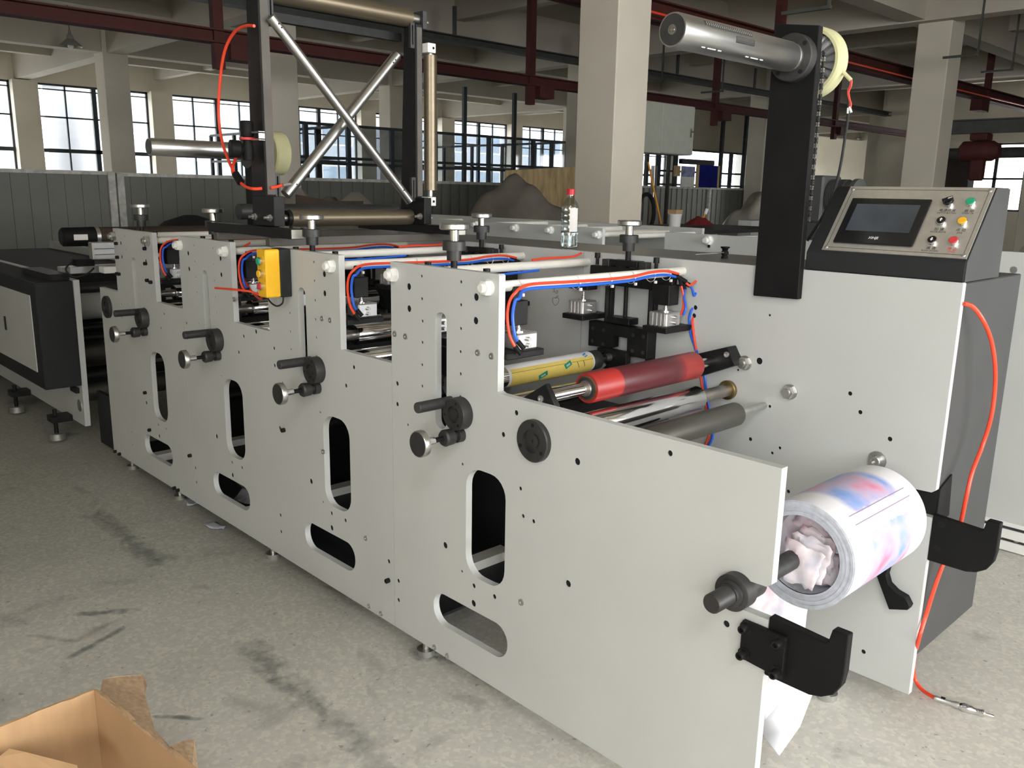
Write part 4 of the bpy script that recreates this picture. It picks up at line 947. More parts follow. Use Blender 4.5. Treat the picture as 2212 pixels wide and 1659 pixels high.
# ------------------------------------------------------------------ air hoses
def hose_set(k):
    o = -.75*k; R = .0042
    for (nm, m, dx, dz, dy, col) in (('red', 'red_hose', 0, 0, 0, 'red'), ('blue', 'blue_hose', .003, -.012, .012, 'blue')):
        t = thing('air_hose', '%s air hose looping onto the white front rod of the %s unit' % (col, ORD[k]), 'hose', (-1.64+o, .4, 1.2))
        e = .014 if nm == 'blue' else 0
        pts = [(-1.597+dx+o, .045+e*.5, 1.070+e), (-1.606+e+o, .034+e*.4, 1.100), (-1.612+e+o, .030+e*.4, 1.15), (-1.608+e+o, .034+e*.4, 1.19), (-1.603+e+o, .05, 1.212-e), (-1.612+o, .085, 1.224+dz), (-1.628+o, .15, 1.226+dz), (-1.632+o, .28, 1.223+dz), (-1.632+o, .42, 1.221+dz),
               (-1.632+o, .56, 1.222+dz), (-1.633+o, .66, 1.230+dz), (-1.633+o, .74, 1.230+dz), (-1.628+o, .80, 1.218+dz)]
        MB().tube(pts, R, 8).build('tube', m, t)
        MB().cyl(Vector(pts[0]), Vector(pts[0])+Vector((.012, .012, -.02)), .0068, n=10).build('push_fitting', 'black_paint', t)
        # manifold and tail down to the far cylinder
        y0 = .80+.02*(nm == 'blue')
        f = Vector((-1.622+o, y0, 1.205+dz))
        MB().cyl(f+Vector((-.006, -.01, .006)), f+Vector((.012, .018, -.012)), .0075, n=12).cyl(f+Vector((.0, 0, 0)), f+Vector((.010, -.004, -.024)), .006, n=10).build('tee_fitting', 'black_paint', t)
        if k == 0:
            MB().tube([f+Vector((.010, .012, -.010)), f+Vector((.020, .022, -.022)), f+Vector((.024, .030, -.045 if nm == 'blue' else -.02)), (-1.596+dx, .853, 1.158 if nm == 'blue' else 1.195)], R*.9, 8).build('branch', m, t)
            MB().tube([f+Vector((.010, -.004, -.024)), (-1.605+dx, .80, 1.15), (-1.595+dx*3, .79, 1.115), (-1.600+dx*3, .785, 1.09)], R*.9, 8).build('branch', m, t)
        # cable ties
    for y in (.10, .33, .47, .58, .68, .76):
        t = MB().lathe((-1.649+o, y, 1.2175), (0, 1, 0), [(0, .0185), (.0, .0192), (.003, .0192), (.003, .0185)], 24, False, False).box(-1.632+o, -1.626+o, y-.002, y+.006, 1.195, 1.203).build('cable_tie', 'tie', rods[2*k+1])
for k in range(4): hose_set(k)
# pair of hoses on the far plate running down
for (m, col, pts) in (('blue_hose', 'blue', ((1500, 662), (1493, 672), (1489, 690), (1492, 720), (1500, 745), (1510, 775), (1520, 800), (1526, 850), (1535, 900), (1540, 940), (1528, 968))),
                      ('red_hose', 'red', ((1499, 682), (1496, 695), (1498, 720), (1501, 740), (1506, 770), (1512, 800), (1516, 830), (1524, 870), (1530, 915), (1532, 940), (1521, 968)))):
    t = thing('air_hose', '%s air hose leaving a hole in the far plate and hanging behind the red roller' % col, 'hose', P(1500, 700, Y=.84))
    MB().tube([P(a, b, Y=(.85 if i else .866)) for i, (a, b) in enumerate(pts)], .0042, 8).build('tube', m, t)
# hoses under the second rods
for k in (0, 1):
    x = -2.066-.75*k
    for (m, col, pts) in (('red_hose', 'red', [(x+.012, .56, 1.243), (x+.008, .64, 1.246), (x+.006, .72, 1.245), (x+.004, .78, 1.247), (x, .82, 1.256)]),
                          ('blue_hose', 'blue', [(x+.012, .05, 1.200), (x+.012, .2, 1.203), (x+.014, .35, 1.201), (x+.012, .5, 1.204), (x+.004, .6, 1.206)])):
        t = MB().tube(pts, .004, 8).build('air_hose', m)
        tag(t, '%s hose tucked along the rear white rod of the %s unit' % (col, ORD[k]), 'hose')
# loose red hose near the yellow box
t = MB().tube([P(*q, Y=y) for q, y in (((465, 622), -.06), ((490, 624), -.05), ((520, 627), -.03), ((545, 631), .0), ((565, 640), .02), ((560, 645), .04), ((540, 625), .06), ((525, 600), .07), ((515, 570), .08), ((520, 540), .10), ((540, 525), .15))], .0042, 8).build('air_hose', 'red_hose')
tag(t, 'loose cut red hose pointing left beside the yellow button box', 'hose')

# ------------------------------------------------------------------ yellow button box
bb = thing('push_button_box', 'yellow three-button box with black back on the third tower from the right', 'button box', (-2.69, -.045, 1.18))
MB().box(-2.722, -2.66, -.096, -.042, 1.100, 1.262).build('yellow_cover', 'yellow', bb, bevel=.004)
MB().box(-2.723, -2.659, -.042, -.001, 1.099, 1.263).build('black_back', 'charcoal', bb, bevel=.003)
for z, m in ((1.222, 'green'), (1.180, 'yellow'), (1.138, 'red')):
    r = MB().lathe((-2.691, -.096, z), (0, -1, 0), [(0, .0145), (.008, .0145), (.010, .012)], 24).build('button_ring', 'chrome', bb); MB().lathe((-2.691, -.106, z), (0, -1, 0), [(0, .0115), (.004, .0115), (.005, .009)], 20).build('button_cap', m, r)
t = MB().tube([P(*q, Y=-.04) for q in ((575, 632), (582, 650), (597, 661), (610, 655), (612, 640))], .003, 6).build('button_cable', 'rubber'); tag(t, 'short black cable looping under the yellow button box', 'cable')

# ------------------------------------------------------------------ web turning tower
tw = thing('web_turning_frame', 'tall dark steel frame with rollers standing over the middle units', 'web frame', (-2.88, .4, 1.26))
for x in (-3.23, -2.82):
    MB().box(x-.016, x+.016, .0, .86, 1.262, 1.292).build('cross_bar', 'dull_steel', tw, bevel=.002)
for (y0, y1, x1) in ((.0, .05, -2.655), (.70, .75, -2.62)):
    b = MB().box(-3.30, x1, y0, y1, 1.294, 1.328).build('base_bar', 'black_steel', tw, bevel=.002); MB().box(x1, x1+.0015, y0+.002, y1-.002, 1.296, 1.326).build('end_face', 'fence_rail', b)
for (y0, y1, nm) in ((.03, .066, 'near'), (.70, .730, 'far')):
    MB().prism([(-2.98, 1.33), (-2.885, 1.33), (-2.875, 1.36), (-2.868, 2.10 if nm == 'far' else 2.35), (-2.945, 2.10 if nm == 'far' else 2.35)], y0, y1, 'Y').build('post', 'black_steel', tw, bevel=.001)
    MB().prism([(y0+.004, 1.44), (y1-.001, 1.44), (y1-.001, 2.09 if nm == 'far' else 2.35), (y0+.004, 2.09 if nm == 'far' else 2.35)], -2.8735, -2.866, 'X').build('machined_edge', 'dull_steel', tw)
    MB().box(-2.97, -2.812, y0-.004, y1+.002, 1.330, 1.435).build('foot_block', 'black_steel', tw, bevel=.002)
    for x in (-2.95, -2.838): MB().lathe((x, y0-.004, 1.36), (0, -1, 0), [(0, .013), (.003, .013)], 16).hexa((x, y0-.007, 1.36), (0, -1, 0), .010, .0105).cyl((x, y0-.016, 1.36), (x, y0-.030, 1.36), .005, n=10).build('hex_nut', 'zinc', tw)
    # slotted clamps for the cross bars
    for z in (1.47, 2.06):
        yy = y1+.012 if nm == 'near' else y0-.012
        MB().prism([(yy-.010, z-.05), (yy+.010, z-.05), (yy+.010, z+.045), (yy-.010, z+.045)], -2.885, -2.872, 'X', [rrect(yy-.003, yy+.003, z-.038, z+.035, .0029)]).build('slotted_clamp', 'oxide', tw)
b = MB().ycyl(-2.90, 1.356, .135, .69, .031, 40).build('lower_roller', 'bronze_roller', tw)
MB().ycyl(-2.90, 1.356, .05, .135, .0135, 20).ycyl(-2.90, 1.356, .69, .74, .0135, 20).build('roller_journal', 'steel', b); MB().ycyl(-2.90, 1.356, .122, .135, .028, 28).build('end_bearing', 'black_steel', b)
b = MB().ycyl(-3.15, 1.372, .06, .80, .03, 40).build('rear_roller', 'oxide', tw)
b = MB().ycyl(-2.90, 2.125, .09, .69, .035, 40).build('top_roller', 'bronze_roller', tw); MB().ycyl(-2.90, 2.125, .04, .09, .014, 20).ycyl(-2.90, 2.125, .69, .735, .018, 20).build('roller_journal', 'steel', b)
MB().box(-2.93, -2.865, .735, .755, 2.085, 2.155).build('top_lug', 'oxide', tw, bevel=.002); MB().hexa((-2.90, .755, 2.12), (0, 1, 0), .012, .012).cyl((-2.9, .767, 2.12), (-2.9, .785, 2.12), .006, n=10).build('hex_nut', 'zinc', tw)
MB().box(-2.99, -2.96, .055, .70, 2.045, 2.075).build('top_tie_bar', 'black_steel', tw)
for (a, c, r, x) in (((-2.85, .064, 2.035), (-2.85, .650, 1.420), .0175, 0), ((-2.93, .652, 1.985), (-2.93, .140, 1.440), .0205, 1)):
    a, c = Vector(a), Vector(c)
    t = MB().cyl(a, c, r, n=28).build('turning_bar', 'turned'); tag(t, ['bright chrome turning bar from upper left to lower right, in front', 'bright chrome turning bar from upper right to lower left, behind'][x], 'bar')
    d = (c-a).normalized(); n = Vector((1, 0, 0))
    for s in (.03, .045, .93*(c-a).length): MB().lathe(a+d*s+n*(r-.0004), n, [(0, .003), (.0008, .003)], 10).build('hole_mark', 'dark_void', t)
b = thing('edge_guide_roller', 'vertical bronze roller standing beside the right tower post', 'roller', (-2.86, .765, 1.44))
MB().cyl((-2.86, .765, 1.465), (-2.86, .765, 1.99), .0265, n=36).build('barrel', 'bronze_roller', b)
MB().cyl((-2.86, .765, 1.44), (-2.86, .765, 2.01), .010, n=16).build('shaft', 'zinc', b)
for z in (1.42, 2.015): q = MB().box(-2.885, -2.835, .735, .775, z-.018, z+.018).build('clamp_block', 'white_plastic', b, bevel=.002); MB().lathe((-2.835, .762, z), (1, 0, 0), [(0, .005), (.001, .005)], 12).build('screw', 'dark_void', q)
# air regulator on the tower with red hose
rg = P(535, 315, Y=-.0)
t = thing('air_regulator', 'black air pressure regulator with round gauge on the left tower post', 'regulator', rg)
MB().lathe((rg.x, rg.y, rg.z-.05), (0, 0, 1), [(0, .018), (.045, .020), (.06, .016), (.07, .016)], 24).build('body', 'black_paint', t)
MB().lathe((rg.x, rg.y, rg.z+.020), (0, 0, 1), [(0, .028), (.008, .028)], 24).build('red_ring', 'red_ink', t); MB().lathe((rg.x, rg.y, rg.z+.03), (0, 0, 1), [(0, .02), (.008, .023), (.05, .022), (.055, .019)], 24).build('knob', 'black_paint', t)
g = MB().lathe((rg.x-.0, rg.y-.01, rg.z-.012), (-.25, -1, 0), [(0, .01), (.02, .03), (.05, .031), (.053, .029), (.053, .026)], 28).build('gauge', 'black_paint', t)
MB().lathe(Vector((rg.x, rg.y-.01, rg.z-.012))+Vector((-.25, -1, 0)).normalized()*.051, (-.25, -1, 0), [(0, .026), (.001, .026)], 28).build('gauge_face', 'panel_steel', g)
MB().box(rg.x+.01, rg.x+.075, .005, .028, rg.z+.018, rg.z+.024).box(rg.x+.01, rg.x+.075, .005, .028, rg.z+.042, rg.z+.048).box(rg.x+.071, rg.x+.075, .005, .028, rg.z+.02, rg.z+.046).build('mount_bracket', 'zinc', t)
t = thing('air_hose', 'long red air hose arching out left of the tower from top to regulator', 'hose', P(480, 200, Y=-.03))
MB().tube([P(*q, Y=-.01) for q in ((549, 56), (530, 56), (508, 68), (491, 95), (481, 130), (475, 180), (472, 230), (474, 270), (481, 310), (493, 345), (505, 370), (513, 382))], .0055, 8).build('tube', 'red_hose', t)
MB().tube([P(*q, Y=-.01) for q in ((521, 329), (510, 342), (503, 358), (502, 370), (506, 382))], .0055, 8).build('tube', 'red_hose', t)
MB().cyl(P(509, 376, Y=-.01), P(520, 394, Y=-.01), .014, n=12).build('y_fitting', 'black_paint', t)
MB().tube([P(*q, Y=y) for q, y in (((521, 396), -.01), ((532, 404), -.01), ((548, 408), -.005), ((566, 407), .02))], .0055, 8).build('tube', 'red_hose', t)
MB().tube([P(*q, X=-2.86) for q in ((585, 406), (600, 403), (612, 399))], .0055, 8).build('tube', 'red_hose', t)
MB().cyl(P(611, 400, X=-2.85), P(628, 398, X=-2.85), .007, n=10).build('elbow_fitting', 'zinc', t)
# second unwind shaft at the left, behind the tower
t = thing('small_reel_stand', 'smaller bright shaft sticking out left of the tower with a cream brake disc', 'unwind stand', (-3.3, .3, 1.3))
s_ = MB().lathe((-3.28, .20, 1.603), (0, -1, 0), [(0, .0315), (.41, .0315), (.414, .030)], 36).build('expanding_shaft', 'turned', t)
MB().lathe((-3.28, -.2145, 1.603), (0, -1, 0), [(0, .028), (.001, .028), (.001, .012)], 30).build('end_cap', 'oxide', s_)
MB().box(-3.285, -3.275, -.05, .12, 1.571, 1.573).build('grip_slot', 'oxide', s_)
MB().lathe((-3.28, .20, 1.60), (0, -1, 0), [(0, .062), (.03, .062)], 36).build('flange', 'oxide', t)
MB().box(-3.36, -3.215, .20, .225, 1.262, 1.66).build('arm_plate', 'black_paint', t, bevel=.002)
MB().lathe((-3.28, .26, 1.60), (0, 1, 0), [(0, .08), (.006, .086), (.06, .086), (.066, .08)], 44).build('brake_rim', 'cream_clutch', t)
MB().lathe((-3.28, .225, 1.60), (0, 1, 0), [(0, .02), (.04, .02)], 20).build('hub', 'steel', t)

# ------------------------------------------------------------------ rewind end: shaft, roll, brackets
RX, RZ = -.865, .662
rs = thing('roll_spindle', 'dark steel rewind shaft lying in the open notches at the right end', 'shaft', (RX, .43, RZ))
MB().lathe((RX, .86, RZ), (0, -1, 0), [(0, .018), (.04, .026), (.09, .026), (.10, .022), (.76, .022), (.86, .022), (.88, .021), (.955, .021), (.958, .019)], 36).build('shaft', 'oxide', rs)
MB().lathe((RX, .012, RZ), (0, -1, 0), [(-.05, .033), (.0, .033), (.001, .040), (.036, .040), (.038, .036)], 36).lathe((RX, -.026, RZ), (0, -1, 0), [(0, .030), (.006, .030), (.008, .024), (.014, .024)], 30).build('bearing', 'oxide', rs)
MB().lathe((RX, .845, RZ), (0, -1, 0), [(0, .030), (.03, .030), (.034, .026)], 30).build('far_bearing', 'oxide', rs)
gr = MB()
for i in range(18):
    a = 2*PI*i/18; gr.box(RX+.036*math.cos(a)-.003, RX+.036*math.cos(a)+.003, .885, .90, RZ+.036*math.sin(a)-.003, RZ+.036*math.sin(a)+.003)
gr.ycyl(RX, RZ, .885, .90, .036, 24).build('chain_sprocket', 'oxide', rs)
roll = thing('paper_roll', 'big roll of white paper printed with pink and blue flowers at the right end', 'paper roll', (RX, .46, RZ))
def spiral_ring(b, y, r0, r1, t): b.lathe((RX, y, RZ), (0, -1, 0), [(0, r0), (0, r1), (t, r1), (t, r0)], 56, False, False)
MB().lathe((RX, .268, RZ), (0, 1, 0), [(0, .094), (0, .1265), (.001, .1275), (.399, .1275), (.40, .126), (.40, .05)], 80, False, True).build('printed_web', 'print', roll, origin=(RX, .268, RZ))
M['paper_edge'] = mat('stacked_paper_edge', (.55, .57, .64), .8, var=.12, scale=60)
b = MB(); random.seed(3)
rr = .094
prof = []
while rr < .127:
    d = random.choice((0, .001, .002, .003)); prof += [(-d, rr), (-d, rr+.0024)]; rr += .0025
b.lathe((RX, .2675, RZ), (0, 1, 0), prof, 72, False, False).build('layered_edge', 'paper_edge', roll)
b = MB().lathe((RX, .27, RZ), (0, 1, 0), [(0, .093), (.25, .09)], 60, False, False).build('inner_wall', 'paper_edge', roll)
# crumpled core sheets
random.seed(11)
def crumple(name, c, ru, rv, u, v, m, amp, n=9, parent=None):
    """a torn crumpled sheet of paper around centre c spanned by u, v"""
    u, v = Vector(u).normalized(), Vector(v).normalized(); w = u.cross(v); vs = []; fs = []
    for j in range(n):
        for i in range(n):
            a, b_ = (i/(n-1)*2-1), (j/(n-1)*2-1)
            e = 1+.12*random.uniform(-1, 1)*(max(abs(a), abs(b_)) > .95)
            k = amp*(random.uniform(-1, 1)*.6+math.sin(a*4+b_*3+c[1]*30)*.7)
            vs.append(Vector(c)+u*(a*ru*e)+v*(b_*rv*e)+w*k)
    for j in range(n-1):
        for i in range(n-1): fs.append((j*n+i, j*n+i+1, j*n+n+i+1, j*n+n+i))
    o = MB().add(vs, fs).build(name, m, parent); sd = o.modifiers.new('thick', 'SOLIDIFY'); sd.thickness = .0008
    return o
crumple('crumpled_core_sheet', (RX+.02, .30, RZ+.012), .045, .040, (1, .15, -.25), (.2, .1, 1), 'sheet', .006, parent=roll)
crumple('crumpled_core_sheet', (RX+.038, .315, RZ-.035), .042, .036, (1, -.1, .3), (-.2, .25, 1), 'sheet', .007, parent=roll)
crumple('crumpled_core_sheet', (RX+.01, .32, RZ+.062), .055, .022, (1, .1, -.2), (0, .4, 1), 'sheet', .006, parent=roll)
crumple('crumpled_core_sheet', (RX+.065, .33, RZ+.02), .022, .05, (1, .3, 0), (.1, .1, 1), 'paper_white', .006, parent=roll)
crumple('crumpled_core_sheet', (RX+.022, .222, RZ-.004), .044, .046, (1, .12, -.12), (.1, .2, 1), 'sheet', .005, 10, roll)
crumple('crumpled_core_sheet', (RX+.022, .258, RZ+.004), .050, .046, (1, .05, -.15), (.1, .25, 1), 'sheet', .006, 10, roll)
MB().lathe((RX, .33, RZ), (0, 1, 0), [(0, .03), (0, .092)], 40, False, False).build('core_disc', 'sheet', roll)
# web hanging from the roll to the floor
web = thing('hanging_paper_web', 'loose printed paper web hanging to the floor between the end plates', 'paper', (-.97, .42, .3))
def sheet(pts, nm, m, par):
    n = len(pts); o = MB().add(pts, [tuple(range(n))]).build(nm, m, par); s = o.modifiers.new('t', 'SOLIDIFY'); s.thickness = .0006; return o
def strip_sheet(rows, nm, m, par):
    vs = [p for r in rows for p in r]; fs = [(2*i, 2*i+1, 2*i+3, 2*i+2) for i in range(len(rows)-1)]
    o = MB().add(vs, fs).build(nm, m, par); s = o.modifiers.new('t', 'SOLIDIFY'); s.thickness = .0006; return o
strip_sheet([[P(1600, 1250, Y=.30), P(1752, 1270, Y=.62)], [P(1600, 1400, Y=.34), P(1742, 1330, Y=.60)], [P(1600, 1500, Y=.36), P(1735, 1400, Y=.58)], [P(1620, 1520, Y=.36), P(1735, 1450, Y=.56)],
             [P(1630, 1545, Y=.36), P(1762, 1482, Y=.50)], [P(1650, 1590, Y=.33), P(1728, 1570, Y=.42)], [P(1678, 1628, Y=.28), P(1684, 1632, Y=.28)]], 'web', 'paper_white', web)
strip_sheet([[P(1600, 1250, Y=.296), P(1710, 1275, Y=.50)], [P(1600, 1340, Y=.33), P(1690, 1325, Y=.47)], [P(1590, 1400, Y=.335), P(1650, 1390, Y=.42)]], 'printed_area', 'sheet', web)
strip_sheet([[P(1645, 1460, Y=.35), P(1712, 1470, Y=.50)], [P(1650, 1520, Y=.34), P(1705, 1480, Y=.47)], [P(1652, 1555, Y=.33), P(1675, 1530, Y=.38)]], 'printed_area', 'sheet', web)
# reel brackets: near (outside) and far
for (yy, nm, lb) in ((.001, 'near', 'black hook shaped shaft support bolted under the near notch'), (.865, 'far', 'black hook shaped shaft support at the end of the far plate')):
    y0, y1 = (yy, yy+.022) if nm == 'near' else (.857, .879)
    pts = [(-.789, .63), (-.789, .498), (-.69, .498), (-.665, .505), (-.642, .520), (-.628, .545), (-.624, .575), (-.624, .655), (-.656, .655), (-.662, .627), (-.668, .622)]
    t = thing('shaft_support', lb, 'bracket', (-.7, yy, .57))
    MB().prism(pts, y0, y1, 'Y').build('hook_plate', 'black_paint', t, bevel=.002)
    if nm == 'near':
        MB().prism([(-.842, .606), (-.742, .606), (-.742, .512), (-.842, .520)], -.013, -.001, 'Y').build('clamp_plate', 'black_paint', t, bevel=.002)
        for x, z in ((-.831, .594), (-.754, .592), (-.831, .534), (-.754, .525)): MB().lathe((x, -.013, z), (0, -1, 0), [(0, .0135), (.002, .0135)], 24).lathe((x, -.015, z), (0, -1, 0), [(0, .0092), (.016, .0092), (.018, .008), (.018, .005), (.010, .005)], 22).build('cap_screw', 'black_steel', t)
    else:
        for x, z in ((-.765, .61), (-.768, .54)): MB().lathe((x, y0, z), (0, -1, 0), [(0, .009), (.001, .009), (.001, .006)], 16).build('socket_screw', 'black_steel', t)
t = MB().prism([(-.915, .435), (-.862, .333), (-.812, .350), (-.808, .362), (-.822, .383), (-.850, .39), (-.872, .405), (-.882, .43), (-.878, .455)], .825, .853, 'Y').build('brake_lever', 'black_paint', bevel=.001)
tag(t, 'black curved lever on the far plate below the paper roll', 'lever')
t = MB().prism([(.8785, .60), (.974, .60), (.955, .725), (.8785, .70)], -.7905, -.786, 'X').build('sprocket_guard', 'dark_void'); tag(t, 'black square opening panel beside the far bearing on the grey cabinet', 'panel')

# red hose with coupling hanging from the cabinet to the floor
t = thing('air_line', 'bright red air line hanging from the grey cabinet down to the floor', 'hose', P(2140, 900, Y=.75))
hp = [((2083, 656), -.786, None), ((2103, 664), -.77, None), ((2125, 695), -.75, None), ((2141, 735), -.74, None), ((2149, 785), -.73, None), ((2149, 840), -.73, None), ((2141, 900), -.73, None), ((2123, 960), -.74, None), ((2100, 1020), -.74, None),
      ((2086, 1080), -.74, None), ((2072, 1140), -.75, None), ((2045, 1200), -.76, None), ((2022, 1260), -.77, None), ((2000, 1330), -.78, None), ((1982, 1390), -.785, None)]
pts = [P(*a, X=b) for a, b, _ in hp]+[P(1974, 1430, Z=.10), P(1976, 1465, Z=.035), P(1992, 1490, Z=.012), P(2022, 1509, Z=.012)]
MB().tube(pts, .0056, 10).build('tube', 'red_hose', t)
a, c = P(2018, 1507, Z=.014), P(2147, 1548, Z=.014); d = (c-a).normalized(); L_ = (c-a).length
MB().lathe(a, d, [(0, .007), (L_*.05, .009), (L_*.08, .0075), (L_*.30, .0075), (L_*.36, .010), (L_*.42, .010)], 18).build('hose_coupler', 'alu', t)
MB().lathe(a+d*(L_*.42), d, [(0, .008), (L_*.08, .013), (L_*.20, .013), (L_*.26, .009), (L_*.36, .009), (L_*.38, .011), (L_*.42, .011), (L_*.46, .0065), (L_*.58, .005)], 18).build('plug_nipple', 'chrome', t)
MB().obox(a+d*(L_*.15)+Vector((0, 0, .008)), d*.006, Vector((-d.y, d.x, 0))*.004, Vector((0, 0, .0015))).build('valve_slot', 'dark_void', t)

# ------------------------------------------------------------------ machine at the left end
lm = thing('die_cutting_unit', 'dim machine unit at the far left with black door box, end of the press line', 'machine', (-6, .3, 0))
MB().prism([(-8.5, .13), (-5.02, .13), (-4.99, .955), (-8.5, .955)], 0, .03, 'Y').build('side_plate', 'paint', lm)
MB().box(-8.5, -5.0, .885, .90, .13, .955).build('far_plate', 'paint', lm)
MB().box(-8.4, -5.0, -.19, -.002, .37, .952).build('door_box', 'charcoal', lm, bevel=.004)
dp = MB().box(-8.2, -5.10, -.194, -.190, .455, .875).build('door_panel', 'paint', lm)
MB().box(-5.65, -5.63, -.200, -.194, .62, .70).build('door_handle', 'black_steel', dp)
MB().box(-8.4, -6.2, .05, .85, .10, .9).build('base_panel', 'charcoal', lm)
MB().box(-5.0, -4.6, .07, .09, .03, .33).build('link_panel', 'charcoal', lm)
for x in (-5.28, -6.1): f_ = MB().cyl((x, -.08, .012), (x, -.08, .05), .045, n=20).build('levelling_foot', 'zinc', lm); MB().cyl((x, -.08, .05), (x, -.08, .19), .012, n=12).box(x-.05, x+.05, -.11, -.0, .12, .155).build('foot_bolt', 'black_steel', f_)
MB().lathe((-5.08, 0, .24), (0, -1, 0), [(0, .035), (.004, .035), (.004, .025)], 24).build('hand_hole', 'zinc', lm); MB().box(-5.16, -5.06, -.02, -.001, .315, .345).build('hinge', 'black_steel', lm)
for i, (x, z, r, m) in enumerate(((-5.3, .875, .03, 'oxide'), (-5.42, .76, .085, 'paint'), (-5.3, .645, .025, 'black_steel'), (-5.3, .585, .025, 'black_steel'), (-5.42, .475, .085, 'grey_roller'), (-5.3, .36, .03, 'black_steel'), (-5.36, .25, .06, 'grey_roller'))):
    yroller('web_roller', ['dark roller topmost in the gap left of the press', 'wide pale roller in the gap left of the press', 'black roller in the middle of the left gap', 'second black roller just under the middle one in the left gap', 'wide dark grey roller low in the left gap', 'thin black roller near the base of the left gap', 'lowest grey roller of the left gap'][i], x, z, [('barrel', .05, .84, r, m), ('journal', .03, .86, .012, 'steel')])
# sensor rail, linear unit and big dark cylinder behind
t = thing('sensor_rail', 'aluminium sensor rail with cables across the left machine top', 'rail', (-5.0, .5, 1.0))
MB().box(-5.1, -5.02, .0, .95, .985, 1.025).box(-5.25, -5.18, .0, .95, .98, 1.01).build('rail', 'alu', t, bevel=.003)
MB().box(-4.86, -4.80, .05, .5, 1.075, 1.165).build('linear_unit', 'alu', t, bevel=.004)
for z in (1.10, 1.13): MB().box(-4.799, -4.797, .06, .49, z, z+.003).build('groove', 'oxide', t)
MB().box(-4.88, -4.80, .10, .30, 1.0, 1.035).build('sensor_head', 'white_plastic', t, bevel=.003)
MB().box(-4.92, -4.84, -.02, .07, 1.04, 1.075).build('clamp', 'black_paint', t, bevel=.003)
MB().tube([(-4.9, -.02, 1.07), (-4.93, -.05, 1.02), (-4.9, -.02, .98), (-4.85, .03, 1.0), (-4.83, .06, 1.03)], .005, 6).build('cable', 'rubber', t)
t = thing('side_motor', 'dark brown tube motor lying behind the farthest tower', 'motor', (-4.9, .5, 1.26))
a = P(165, 505, X=-5.0); c_ = Vector((-5.0, 1.9, 1.24))
MB().lathe((-5.0, a.y+.10, 1.185), (0, 1, 0), [(0, .048), (.02, .05), (1.3, .05), (1.31, .045)], 32).build('tube', 'brown', t)
MB().lathe((-5.0, a.y+.09, 1.185), (0, 1, 0), [(0, .054), (.02, .054)], 32).build('clamp_ring', 'zinc', t)
m_b = MB().lathe((-5.0, a.y-.08, 1.185), (0, 1, 0), [(0, .04), (.01, .05), (.17, .052)], 24).build('motor_body', 'black_paint', t); MB().box(-4.949, -4.947, a.y-.03, a.y+.04, 1.17, 1.20).build('rating_plate', 'label', m_b)
t = MB().box(-5.55, -5.05, -.1, 0, .953, .985).build('angle_block', 'black_steel'); tag(t, 'small dark angle on top of the left door box', 'bracket')
random.seed(5)
t = MB().lathe((-6.9, 1.5, 0), (0, 0, 1), [(0, .40), (.9, .38), (1.08, .33), (1.18, .2), (1.23, .05)], 20).build('dark_bundle', 'rubber'); tag(t, 'dark rounded bundle behind the left machine near the fence', 'bundle')

# ------------------------------------------------------------------ water bottle
q = P(1229, 536, Z=1.2525)
t = thing('water_bottle', 'clear plastic water bottle with red cap standing on the grey cover', 'bottle', q)
S = .235/.235
prof = [(0, .026), (.004, .033), (.02, .035), (.045, .033), (.06, .035), (.064, .0335), (.068, .035), (.09, .034), (.094, .0325), (.098, .034), (.112, .034), (.116, .0325), (.12, .034), (.134, .034), (.138, .0325), (.142, .034), (.16, .0335), (.175, .028), (.188, .018), (.198, .0145), (.210, .0145)]
MB().lathe(q, (0, 0, 1), prof, 36, True, True).build('body', 'bottle', t)
M['water'] = mat('water', (.9, .96, .96), .02, trans=1, ior=1.33, var=.01)
MB().lathe(q+Vector((0, 0, .003)), (0, 0, 1), [(h, r-.0015) for h, r in prof if h < .062][0:] + [(.062, .030)], 30).build('water', 'water', t)
MB().lathe(q+Vector((0, 0, .205)), (0, 0, 1), [(0, .0165), (.021, .0165), (.023, .015)], 28).build('cap', 'cap_red', t)
lab = MB(); vs = []; fs = []
for i in range(9):
    a = -1.75+1.0*i/8
    for z in (.065, .155): vs.append(q+Vector((.0358*math.cos(a+.9), .0358*math.sin(a+.9), z)))
for i in range(8): fs.append((2*i, 2*i+2, 2*i+3, 2*i+1))
lab.add(vs, fs).build('label', 'label', t)
# allen key stuck in a knob on the cover
q = P(1565, 558, Z=1.2525)
t = thing('clamp_knob', 'small black knob on the grey cover beside the console', 'knob', q); MB().lathe(q, (0, 0, 1), [(0, .012), (.006, .012), (.006, .009), (.012, .009), (.014, .013), (.022, .013), (.028, .009), (.034, .012), (.036, .016), (.040, .016)], 20).build('knob_body', 'black_paint', t)
k = MB().cyl(P(1502, 549, Z=1.285), P(1564, 545, Z=1.292), .0022, n=6).build('hex_key', 'chrome'); tag(k, 'thin bright hex key resting on the small knob', 'tool')
# apple doodle and pen writing on the far plate
def sz(a, b): return (a/3.318+1050, b/3.318+500)
dm = MB().tube([P(*sz(a, b), Y=.8545) for a, b in ((500, 478), (484, 474), (476, 490), (480, 512), (496, 530), (514, 516), (522, 492), (514, 474), (500, 478), (506, 466), (520, 462))], .0007, 5)
for pts in (((480, 410), (492, 408), (486, 420), (492, 430), (480, 434)), ((500, 430), (498, 442), (512, 440), (512, 424), (502, 426))):
    dm.tube([P(*sz(a, b), Y=.8545) for a, b in pts], .0007, 5)
o = dm.build('pen_drawing', 'ink', frame)
